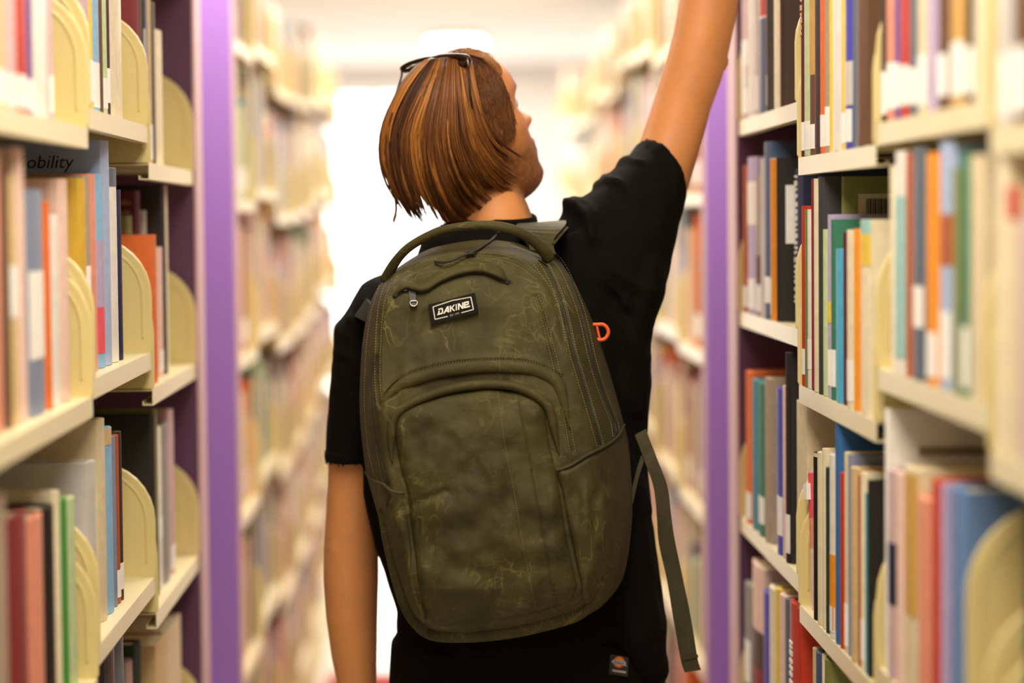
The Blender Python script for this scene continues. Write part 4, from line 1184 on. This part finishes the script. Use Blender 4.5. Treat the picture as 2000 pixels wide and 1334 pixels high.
def ringmesh(outline, cen, rings, hfun, back=None, edge=1.6):
    n = len(outline); s = 1 - (1 - np.linspace(0, 1, rings + 1)[1:]) ** edge
    q = np.vstack([[cen]] + [cen + (outline - cen) * k for k in s]); h = hfun(q)
    f = [(0, 1 + j, 1 + (j + 1) % n) for j in range(n)]
    for i in range(rings - 1):
        for j in range(n):
            a = 1 + i * n + j; b = 1 + i * n + (j + 1) % n; f.append((a, a + n, b + n, b))
    v = PA(q[:, 0], q[:, 1], BK - h)
    last = 1 + (rings - 1) * n
    if back is not None:                               # close it behind
        vb = PA(q[-n:, 0], q[-n:, 1], np.full(n, BK) - (h[-n:] if back == 'flat' else h[-n:] - back)); k = len(v)
        v = np.vstack([v, vb, vb.mean(0)[None]])
        for j in range(n):
            f.append((last + j, k + j, k + (j + 1) % n, last + (j + 1) % n)); f.append((k + n, k + (j + 1) % n, k + j))
    return v, f
def canvas(name, col, wear=1.0):
    m = bpy.data.materials.new(name); m.use_nodes = True; nt = m.node_tree; b = nt.nodes['Principled BSDF']
    b.inputs['Roughness'].default_value = 0.66; b.inputs['Specular IOR Level'].default_value = 0.24
    tc = nt.nodes.new('ShaderNodeTexCoord')
    def noise(sc, det, dist=0.0, mp=None):
        n = nt.nodes.new('ShaderNodeTexNoise'); n.inputs['Scale'].default_value = sc; n.inputs['Detail'].default_value = det; n.inputs['Distortion'].default_value = dist
        if mp:
            k = nt.nodes.new('ShaderNodeMapping'); k.inputs['Scale'].default_value = mp; nt.links.new(tc.outputs['Object'], k.inputs[0]); nt.links.new(k.outputs[0], n.inputs[0])
        else: nt.links.new(tc.outputs['Object'], n.inputs[0])
        return n.outputs['Fac']
    def ramp(x, lo, hi):
        r = nt.nodes.new('ShaderNodeMapRange'); r.inputs[1].default_value = lo; r.inputs[2].default_value = hi; nt.links.new(x, r.inputs[0]); return r.outputs[0]
    def mix(f, a, c):
        x = nt.nodes.new('ShaderNodeMix'); x.data_type = 'RGBA'
        nt.links.new(f, x.inputs[0])
        for s, i in ((a, 6), (c, 7)):
            if isinstance(s, tuple): x.inputs[i].default_value = (*s, 1)
            else: nt.links.new(s, x.inputs[i])
        return x.outputs[2]
    c = mix(ramp(noise(11, 5, .6), .35, .68), tuple(v * .72 for v in col), tuple(v * 1.22 for v in col))
    # wax crease marks: thin ridges of warped noise, in two directions
    for sc, mp, am in ((34, (1.0, 1.0, .35), .62), (26, (.5, 1, 1.1), .55), (70, (1, 1, 1), .3)):
        f = noise(sc, 2, .5, mp)
        a = nt.nodes.new('ShaderNodeMath'); a.operation = 'SUBTRACT'; nt.links.new(f, a.inputs[0]); a.inputs[1].default_value = .5
        ab = nt.nodes.new('ShaderNodeMath'); ab.operation = 'ABSOLUTE'; nt.links.new(a.outputs[0], ab.inputs[0])
        line = ramp(ab.outputs[0], .016, .0)
        msk = ramp(noise(9 + sc * .1, 3, .3), .48, .66)
        mu = nt.nodes.new('ShaderNodeMath'); mu.operation = 'MULTIPLY'; nt.links.new(line, mu.inputs[0]); nt.links.new(msk, mu.inputs[1])
        m2 = nt.nodes.new('ShaderNodeMath'); m2.operation = 'MULTIPLY'; nt.links.new(mu.outputs[0], m2.inputs[0]); m2.inputs[1].default_value = am * wear
        c = mix(m2.outputs[0], c, tuple(min(1, v * 3.4) for v in col))
    nt.links.new(c, b.inputs['Base Color'])
    w = nt.nodes.new('ShaderNodeTexNoise'); w.inputs['Scale'].default_value = 900; nt.links.new(tc.outputs['Object'], w.inputs[0])
    w2 = noise(55, 4, .8)
    ad = nt.nodes.new('ShaderNodeMath'); ad.operation = 'MULTIPLY_ADD'; nt.links.new(w2, ad.inputs[0]); ad.inputs[1].default_value = 2.2; nt.links.new(w.outputs['Fac'], ad.inputs[2])
    bp = nt.nodes.new('ShaderNodeBump'); bp.inputs['Strength'].default_value = .35; bp.inputs['Distance'].default_value = .0016
    nt.links.new(ad.outputs[0], bp.inputs['Height']); nt.links.new(bp.outputs[0], b.inputs['Normal'])
    return m
OLIVE = (0.056, 0.046, 0.013)
M_can = canvas('waxed_canvas', OLIVE)
M_web = canvas('olive_webbing', (0.050, 0.041, 0.018), .3)
M_zip = mat('zipper_tape', (0.009, 0.008, 0.005), 0.7)
M_metal = mat('gunmetal', (0.05, 0.045, 0.04), 0.3, metal=0.8)
M_cord = mat('zip_cord', (0.022, 0.020, 0.012), 0.7)
M_thread = mat('olive_thread', (0.15, 0.135, 0.06), 0.8)
BB = np.array([float(P(960, 1250, BK)[0]), BK - .08, float(P(960, 1253, BK)[2])])
bag = empty('backpack', BB); tag(bag, 'olive waxed canvas backpack worn on the back, scuffed, with small black logo patch', 'backpack')
def bchild(name, v, f, m, smooth=True, parent=None):
    o = mk(name, np.asarray(v) - BB, f, m, None, smooth); o.parent = parent or bag; return o
v, f = ringmesh(O_, CEN, 150, bag_full, back='flat'); bchild('main_body', v, f, M_can)
def on_bag(pts, n, lift):
    q = cr(np.array(pts, float), n); return PA(q[:, 0], q[:, 1], BK - bag_full(q) - lift)
# front pocket panel under the arch
FPK = cr([(771, 857), (772, 830), (778, 812), (790, 800), (832, 779), (885, 766), (937, 759), (972, 759), (1011, 766), (1042, 780), (1063, 799), (1070, 833), (1077, 875), (1088, 923), (1098, 982), (1105, 1031), (1116, 1084), (1126, 1130), (1128, 1152), (1116, 1171), (1060, 1192), (990, 1208), (920, 1216), (856, 1220), (837, 1207), (824, 1182), (815, 1133), (808, 1077), (799, 1007), (794, 961), (780, 912)], 320, True)
def fp_h(q):
    e = dist_poly(q, FPK[::2], True); e = np.where(inside(q, FPK[::2]), e, 0)
    h = bag_h(q) - .006 + .017 * np.sqrt(np.clip(1 - (1 - np.clip(e / 26, 0, 1)) ** 2, 0, 1)) + .008 * np.clip(e / 120, 0, 1)
    fold = [(1009, 764), (1030, 867), (1053, 1000), (1074, 1119), (1086, 1185)]
    d = dist_poly(q, cr(fold, 30)); fx = np.interp(q[:, 1], [764, 867, 1000, 1119, 1185], [1009, 1030, 1053, 1074, 1086])
    h += np.where(q[:, 0] < fx, .0028, -.0006) * np.clip(e / 10, 0, 1) - .0015 * np.exp(-(d / 3) ** 2)
    h += (vnoise(q * np.array([.8, 1.3]), 48, 12) * .0034 + vnoise(q, 22, 14) * .0013) * np.clip(e / 20, 0, 1)
    h -= groove(q, [(800, 995), (830, 975), (870, 960)], 9, .004) * np.clip(e / 6, 0, 1)
    return h
v, f = ringmesh(FPK, np.array([945.0, 1000.0]), 90, fp_h, back=.006, edge=1.8); bchild('front_pocket', v, f, M_can)
# piping band between the arch seam and the pocket: padded roll that runs round the panel
roll = [(766, 905), (764, 862), (768, 822), (784, 800), (817, 781), (868, 763), (920, 753), (972, 751), (1013, 757), (1050, 775), (1072, 798), (1082, 838), (1092, 890)]
q = cr(roll, 90); tp_ = np.interp(np.arange(90), [0, 10, 78, 89], [.15, 1, 1, .15]); yy = BK - np.maximum(bag_h(q, False), 0) - .004 + (1 - tp_) * .005
v, f = tube(PA(q[:, 0], q[:, 1], yy), .0075 * tp_, .0062 * tp_, side=(0, -1, 0), n=12); bchild('pocket_piping', v, f, M_can)
hood = [(746, 800), (757, 776), (782, 753), (817, 738), (868, 725), (920, 718), (972, 716), (1025, 719), (1062, 730), (1088, 748), (1102, 790), (1114, 840)]
q = cr(hood, 90); tp_ = np.interp(np.arange(90), [0, 14, 74, 89], [.12, 1, 1, .12]); v, f = tube(PA(q[:, 0], q[:, 1], BK - bag_h(q, False) - .003 + (1 - tp_) * .004), .006 * tp_, .0085 * tp_, side=(0, -1, 0), n=12); bchild('pocket_hood', v, f, M_can)
# bottom band
bot = [(748, 1000), (760, 1060), (779, 1130), (797, 1180), (818, 1212), (848, 1233), (910, 1236), (990, 1229), (1070, 1212), (1130, 1192), (1162, 1165), (1180, 1120)]
q = cr(bot, 90); v, f = tube(PA(q[:, 0], q[:, 1], BK - bag_h(q, False) + .005), np.full(90, .011), np.interp(np.arange(90), [0, 30, 45, 75, 89], [.007, .0125, .013, .013, .006]), side=(0, -1, 0), n=14); bchild('bottom_piping', v, f, M_can)
# side pockets
def pocket(name, outl, cen, lift, edge_px, seed):
    OL = cr(outl, 200, True)
    def hf_(q):
        e = dist_poly(q, OL[::2], True); e = np.where(inside(q, OL[::2]), e, 0)
        return bag_h(q, False) - .002 + lift * np.sqrt(np.clip(1 - (1 - np.clip(e / edge_px, 0, 1)) ** 2, 0, 1)) + (vnoise(q * np.array([1.6, .55]), 30, seed) * .0055 + vnoise(q, 22, seed + 1) * .0015) * np.clip(e / 14, 0, 1)
    v, f = ringmesh(OL, np.array(cen, float), 60, hf_, back=.005, edge=1.6); return bchild(name, v, f, M_can)
pk_r = pocket('side_pocket', [(1087, 919), (1112, 910), (1147, 889), (1186, 869), (1207, 852), (1219, 832), (1228, 872), (1233, 930), (1235, 1000), (1229, 1070), (1217, 1124), (1196, 1158), (1164, 1186), (1140, 1172), (1134, 1140), (1122, 1084), (1110, 1025), (1098, 965)], (1165, 1020), .013, 14, 21)
pk_l = pocket('side_pocket', [(714, 922), (727, 937), (748, 946), (766, 961), (784, 963), (796, 1010), (804, 1077), (811, 1133), (820, 1182), (832, 1207), (822, 1226), (804, 1210), (789, 1186), (778, 1158), (765, 1110), (752, 1064), (747, 1040), (736, 1000), (722, 950)], (770, 1050), .007, 10, 31)
for pts in ([(1086, 919), (1112, 910), (1147, 889), (1186, 869), (1207, 852), (1219, 830)], [(714, 922), (727, 937), (748, 946), (766, 960), (790, 963)]):
    q = cr(np.array(pts, float), 40); v, f = tube(PA(q[:, 0], q[:, 1], BK - bag_h(q, False) - .010), .0022, .0022, n=8); bchild('pocket_edge', v, f, M_web, parent=pk_r if pts[0][0] > 1000 else pk_l)
# zippers in their grooves; the slit's is thickened, its black painting the flap's shade
for k in ('left3', 'r1', 'r2', 'slit'):
    p = on_bag(LN[k], 60, -.0015 if k != 'slit' else .001); v, f = tube(p, .0026 if k != 'slit' else .0042, .0020 if k != 'slit' else .0036, n=8); bchild('zipper', v, f, M_zip)
# hood over the upper slit: a curling flap lip
q0 = cr(np.array(LN['slit'], float), 60); lipv, lipf = [], []
for i, (w, hgt) in enumerate(((-28, .0), (-20, .005), (-11, .010), (-5, .0115), (-1.5, .0105), (-.5, .0075), (-4, .005))):
    q = q0 + np.array([0, w]) * np.interp(np.linspace(0, 1, 60), [0, .06, .94, 1], [.25, 1, 1, .25])[:, None]
    hgt_ = hgt * np.interp(np.linspace(0, 1, 60), [0, .08, .92, 1], [.2, 1, 1, .2])
    lipv.append(PA(q[:, 0], q[:, 1], BK - bag_full(q) - hgt_ + (.002 if i == 0 else 0)))
lipv = np.vstack(lipv)
for i in range(6):
    for j in range(59): lipf.append((i * 60 + j, i * 60 + j + 1, (i + 1) * 60 + j + 1, (i + 1) * 60 + j))
bchild('pocket_flap', lipv, lipf, M_can)
# zip slider and moulded pull at the left end of the slit
def bag_pt(x, y, lift): 
    q = np.array([[x, y]], float); return PA(q[:, 0], q[:, 1], BK - bag_full(q) - lift)[0]
def plate(outl, lift, th_, name, m, parent=None, hole=None):
    n = len(outl); a = np.array([bag_pt(x, y, lift) for x, y in outl]); b = np.array([bag_pt(x, y, lift + th_) for x, y in outl])
    f = [tuple(range(n - 1, -1, -1)), tuple(range(n, 2 * n))] + [(i, i + n, (i + 1) % n + n, (i + 1) % n) for i in range(n)]
    o = bchild(name, np.vstack([a, b]), f, m, False, parent)
    bm = bmesh.new(); bm.from_mesh(o.data); bmesh.ops.recalc_face_normals(bm, faces=bm.faces); bm.to_mesh(o.data); bm.free(); return o
zp = plate([(798, 566), (811, 569), (816, 590), (814, 597), (806, 599), (801, 594)], .006, .0022, 'zipper_pull', mat('pull_rubber', (.018, .014, .011), .5))
ringp = [bag_pt(*z) for z in [(801.5, 589, .0092), (813.5, 588, .0092), (814.5, 594, .0094), (809, 598, .0094), (803, 596, .0094)]]
v, f = tube(cr(np.array(ringp), 28, True), .0008, n=8, closed=True); bchild('pull_ring', v, f, mat('pull_steel', (.35, .33, .3), .25, metal=1.0), parent=zp)
plate([(788, 561), (798, 559), (801, 566), (790, 569)], .004, .003, 'zipper_slider', M_metal)
# cord pulls of the main zip at the top, slider lower left
for pts in ([(849, 511, .008), (866, 512, .010), (884, 508, .011), (905, 499, .011), (920, 494, .010)], [(914, 495, .011), (932, 487, .012), (953, 474, .012), (968, 461, .014), (976, 452, .016)]):
    v, f = tube(cr(np.array([bag_pt(*z) for z in pts]), 30), .0022, .0019, n=8); bchild('zipper_pull', v, f, M_cord)
plate([(908, 493), (926, 486), (929, 493), (911, 500)], .007, .004, 'zipper_slider', M_metal)
plate([(750, 936), (758, 939), (758, 957), (749, 954)], .004, .004, 'zipper_slider', M_metal)
v, f = tube(cr(np.array([bag_pt(*z) for z in [(757, 950, .009), (757, 975, .011), (754, 990, .011)]]), 12), .0012, n=6); bchild('zipper_pull', v, f, M_cord)
# logo patch, frame and lettering (raised print on the patch)
def patch_quad(u, w):
    """patch coordinates u,w in 0..1 -> frame"""
    tl, tr_, br, bl = map(np.array, ((836.5, 595.0), (927.5, 571.5), (935, 610), (842, 634)))
    t = tl * (1 - u) + tr_ * u; b = bl * (1 - u) + br * u; return t * (1 - w) + b * w
pn = 24
grid = np.array([patch_quad(i / pn, j / 8) for j in range(9) for i in range(pn + 1)])
cy = np.array([BK - bag_h(grid, False) - .0035]).ravel()
pv = PA(grid[:, 0], grid[:, 1], cy); pf = [(j * (pn + 1) + i, j * (pn + 1) + i + 1, (j + 1) * (pn + 1) + i + 1, (j + 1) * (pn + 1) + i) for j in range(8) for i in range(pn)]
pv2 = PA(grid[:, 0], grid[:, 1], cy + .0025); k = len(pv); pf += [tuple(i + k for i in q[::-1]) for q in pf]
bd = [i for i in range(pn + 1)] + [j * (pn + 1) + pn for j in range(1, 9)] + [8 * (pn + 1) + i for i in range(pn - 1, -1, -1)] + [j * (pn + 1) for j in range(7, 0, -1)]
pf += [(bd[i], bd[i] + k, bd[(i + 1) % len(bd)] + k, bd[(i + 1) % len(bd)]) for i in range(len(bd))]
patch_o = bchild('logo_patch', np.vstack([pv, pv2]), pf, mat('patch_black', (.009, .0085, .006), .8, spec=.12, bump=.3, bscale=1200), False)
M_print = mat('patch_print', s2l((226, 218, 204)), .6)
def on_patch(uv, lift):
    q = np.array([patch_quad(u, w) for u, w in uv]); return PA(q[:, 0], q[:, 1], BK - bag_h(q, False) - .0035 - lift)
def ptube(uv, name):
    uv = np.array(uv, float); n = 24; L = np.linspace(0, 1, n); pth = np.stack([np.interp(L, np.linspace(0, 1, len(uv)), uv[:, 0]), np.interp(L, np.linspace(0, 1, len(uv)), uv[:, 1])], 1)
    v, f = tube(on_patch(pth, .0004), .0005, .00065, n=6); return v, f
fm = MB()
for seg in ([(.09, .17), (.5, .10), (.90, .17)], [(.90, .17), (.905, .80)], [(.09, .17), (.095, .80)], [(.095, .80), (.36, .81)], [(.905, .80), (.65, .81)]):
    v, f = ptube(seg, 'x'); fm.add(v - BB, f)
fm.build('patch_frame', M_print, patch_o)
lt = MB()
# DAKINE as slanted block strokes; letters drawn as polygons in a 0..1 box, joined baseline under the D-A as on the mark
GLY = {'D': [[(.0, .0), (.8, .0), (1.0, .2), (.0, .2)], [(.74, .12), (1.0, .2), (1.0, .8), (.74, .86)], [(-.16, .78), (1.0, .78), (.84, 1.0), (-.24, 1.0)], [(.02, .34), (.30, .34), (.24, .84), (-.06, .84)]],
       'A': [[(-.1, 1.0), (.62, .0), (.92, .0), (.22, 1.0)], [(.70, .0), (.95, .0), (1.0, 1.0), (.74, 1.0)], [(.30, .58), (.8, .58), (.8, .78), (.2, .78)]],
       'K': [[(.05, .0), (.30, .0), (.30, 1.0), (.05, 1.0)], [(.30, .42), (.82, .0), (1.1, .0), (.46, .55)], [(.36, .48), (.52, .42), (1.1, 1.0), (.78, 1.0)]],
       'I': [[(.3, .0), (.7, .0), (.7, 1.0), (.3, 1.0)]],
       'N': [[(.0, .0), (.22, .0), (.22, 1.0), (.0, 1.0)], [(.0, .0), (.28, .0), (1.0, 1.0), (.74, 1.0)], [(.78, .0), (1.0, .0), (1.0, 1.0), (.78, 1.0)]],
       'E': [[(.0, .0), (.98, .0), (.98, .22), (.0, .22)], [(.0, .0), (.24, .0), (.24, 1.0), (.0, 1.0)], [(.0, .40), (.98, .40), (.98, .60), (.0, .60)], [(.0, .78), (1.15, .78), (1.2, 1.0), (.0, 1.0)], [(.76, .0), (.98, .0), (.98, .6), (.76, .6)]]}
x = .185
for ch, w in (('D', .10), ('A', .115), ('K', .105), ('I', .05), ('N', .115), ('E', .105)):
    for poly in GLY[ch]:
        uv = [(x + px_ * w + (.5 - py_) * .018, .325 + py_ * .30) for px_, py_ in poly]; a = on_patch(uv, .0004); b = on_patch(uv, .0011); n = len(uv)
        lt.add(np.vstack([a, b]) - BB, [tuple(range(n)), tuple(range(2 * n - 1, n - 1, -1))] + [(i, (i + 1) % n, (i + 1) % n + n, i + n) for i in range(n)])
    x += w + .012
lt.build('patch_lettering', M_print, patch_o)
tv, tf = text_mesh('EST. 1979', 1.0)
uv = [(.505 + p[0] * .048, .805 - p[1] * .125) for p in tv]
o = bchild('patch_date', on_patch(uv, .0005), tf, mat('patch_print_dim', s2l((176, 166, 148)), .6), False, patch_o)
# carry handle
hp = [(752, 548, .055), (770, 515, .070), (794, 487, .085), (828, 465, .100), (864, 450, .112), (915, 441, .120), (965, 441, .122), (1008, 451, .118), (1042, 470, .108), (1064, 492, .098), (1072, 506, .09)]
q = cr(np.array([[a, b, c * 1000] for a, b, c in hp], float), 70); v, f = tube(PA(q[:, 0], q[:, 1], BK - q[:, 2] / 1000), np.full(70, .0075), np.interp(np.arange(70), [0, 10, 35, 60, 69], [.008, .0062, .0058, .0075, .0085]), side=(0, -1, 0), n=14)
bchild('carry_handle', v, f, M_can)
for pts in ([(742, 556), (757, 539), (764, 548), (766, 566)], [(1050, 506), (1066, 488), (1084, 500), (1070, 520)]):
    plate(pts, .003, .003, 'handle_tab', M_web)
# stitching rows
smb = MB(); rs = random.Random(3)
def stitches(pts, off=0.0, lift=.0006, fun=bag_full, step=5.2, ln=3.2):
    p = np.array(pts, float); L = np.linalg.norm(np.diff(p, axis=0), axis=1).sum(); n = max(6, int(L / step)); q = cr(p, n); t = np.gradient(q, axis=0); t /= np.linalg.norm(t, axis=1)[:, None]; nn = np.stack([-t[:, 1], t[:, 0]], 1); q = q + nn * off
    a = q - t * ln / 2; b = q + t * ln / 2; A = PA(a[:, 0], a[:, 1], BK - fun(a) - lift); B = PA(b[:, 0], b[:, 1], BK - fun(b) - lift)
    for i in range(n):
        d = (B[i] - A[i]); d /= np.linalg.norm(d); s = np.cross(d, [0, 1, 0]); s /= np.linalg.norm(s); w = .00042
        c = [A[i] - s * w, A[i] + s * w, B[i] + s * w, B[i] - s * w]; up = np.array([0, -.0004, 0])
        smb.add(np.array(c + [z + up for z in c]) - BB, [(4, 5, 6, 7), (0, 1, 5, 4), (1, 2, 6, 5), (2, 3, 7, 6), (3, 0, 4, 7)])
for k, offs in (('arch', (-6,)), ('left', (-5, 5)), ('left2', (5,)), ('r1', (-7, 7)), ('r2', (-7, 7)), ('r3', (-5, 5)), ('r4', (-4,)), ('top', (-6, 6)), ('top2', (-5,)), ('l5', (5,))):
    for o_ in offs: stitches(LN[k], o_)
stitches([(972, 766), (986, 867), (1004, 961), (1021, 1063), (1035, 1133), (1046, 1185)], 0, .0008, fp_h, 4.6, 2.4)
so = smb.build('stitching', M_thread, bag); so['kind'] = 'stuff'
# shoulder straps over the shoulders, webbing, hanging strap, gear loop
def ribbon(rows, th_, name, m, n=40, parent=None):
    """rows: left x,y, right x,y, depth: a flat band"""
    r = cr(np.array(rows, float) * np.array([1, 1, 1, 1, 1000]), n); a = PA(r[:, 0], r[:, 1], r[:, 4] / 1000); b = PA(r[:, 2], r[:, 3], r[:, 4] / 1000)
    t = np.gradient((a + b) / 2, axis=0); nn = np.cross(t, b - a); nn /= np.linalg.norm(nn, axis=1)[:, None]; o = nn * th_ / 2
    v = np.stack([a - o, a + o, b + o, b - o], 1).reshape(-1, 3); f = [(0, 1, 2, 3), tuple((n - 1) * 4 + j for j in (3, 2, 1, 0))]
    for i in range(n - 1):
        for j in range(4): f.append((i * 4 + j, i * 4 + (j + 1) % 4, i * 4 + 4 + (j + 1) % 4, i * 4 + 4 + j))
    ob = bchild(name, v, f, m, False, parent)
    bm = bmesh.new(); bm.from_mesh(ob.data); bmesh.ops.recalc_face_normals(bm, faces=bm.faces); bm.to_mesh(ob.data); bm.free(); return ob
st_r = ribbon([(1035, 492, 1085, 500, BK - .06), (1026, 466, 1080, 474, BK - .045), (1008, 447, 1104, 446, BK - .01), (1020, 442, 1106, 437, YB - .05), (1035, 446, 1112, 440, YB + .02), (1050, 480, 1125, 480, YB + .10), (1055, 560, 1130, 560, YB + .145), (1050, 640, 1120, 650, YB + .15)], .009, 'shoulder_strap', M_can)
ribbon([(1078, 476, 1082, 479, BK - .055), (1092, 460, 1096, 462, BK - .03), (1106, 444, 1110, 446, BK - .008)], .004, 'load_strap', M_web, 16)
st_l = ribbon([(742, 616, 734, 640, BK - .02), (732, 602, 716, 630, BK + .01), (722, 588, 700, 622, YB - .06), (724, 582, 694, 620, YB + .01), (745, 560, 690, 625, YB + .09), (760, 620, 705, 640, YB + .13)], .010, 'shoulder_strap', mat('strap_shaded', (.018, .016, .009), .8, spec=.15))  # left strap's shade is put into its colour, darker than the right's
gl = [(1158, 634), (1166, 634), (1178, 634), (1186, 641), (1188, 651), (1182, 661), (1173, 664), (1162, 662)]
q = cr(np.array(gl, float), 40); v, f = tube(PA(q[:, 0], q[:, 1], np.full(40, BK - .045)), .0026, .0026, n=8); o = bchild('gear_loop', v, f, mat('orange_cord', s2l((236, 96, 40)), .5)); o['label'] = 'orange cord loop at the bag side'
v, f = tube(cr(np.array([P(1165, 634, BK - .045), P(1168, 648, BK - .045), P(1172, 664, BK - .045)]), 12), .0018, n=8); bchild('loop_bar', v, f, MATS['orange_cord'], parent=o)
hs = [(1240, 850, 1262, 838, BK + .03), (1252, 880, 1270, 862, BK + .02), (1262, 908, 1282, 892, BK + .005), (1277, 955, 1303, 948, BK), (1283, 1010, 1310, 1000, BK), (1287, 1062, 1317, 1050, BK + .002), (1302, 1130, 1332, 1122, BK + .003), (1316, 1212, 1349, 1205, BK), (1330, 1290, 1362, 1284, BK), (1337, 1313, 1369, 1308, BK)]
st_h = ribbon(hs, .0024, 'hanging_strap', M_web, 60); st_h['label'] = 'loose olive webbing strap end hanging beside the hip'
ribbon([(1332, 1284, 1363, 1278, BK - .0025), (1334, 1290, 1364, 1284, BK - .0025)], .001, 'strap_hem', M_web, 6, st_h)
ribbon([(1229, 980, 1236, 984, BK - .02), (1240, 930, 1247, 934, BK + .0), (1252, 890, 1260, 894, BK + .02)], .002, 'compression_strap', M_web, 14)
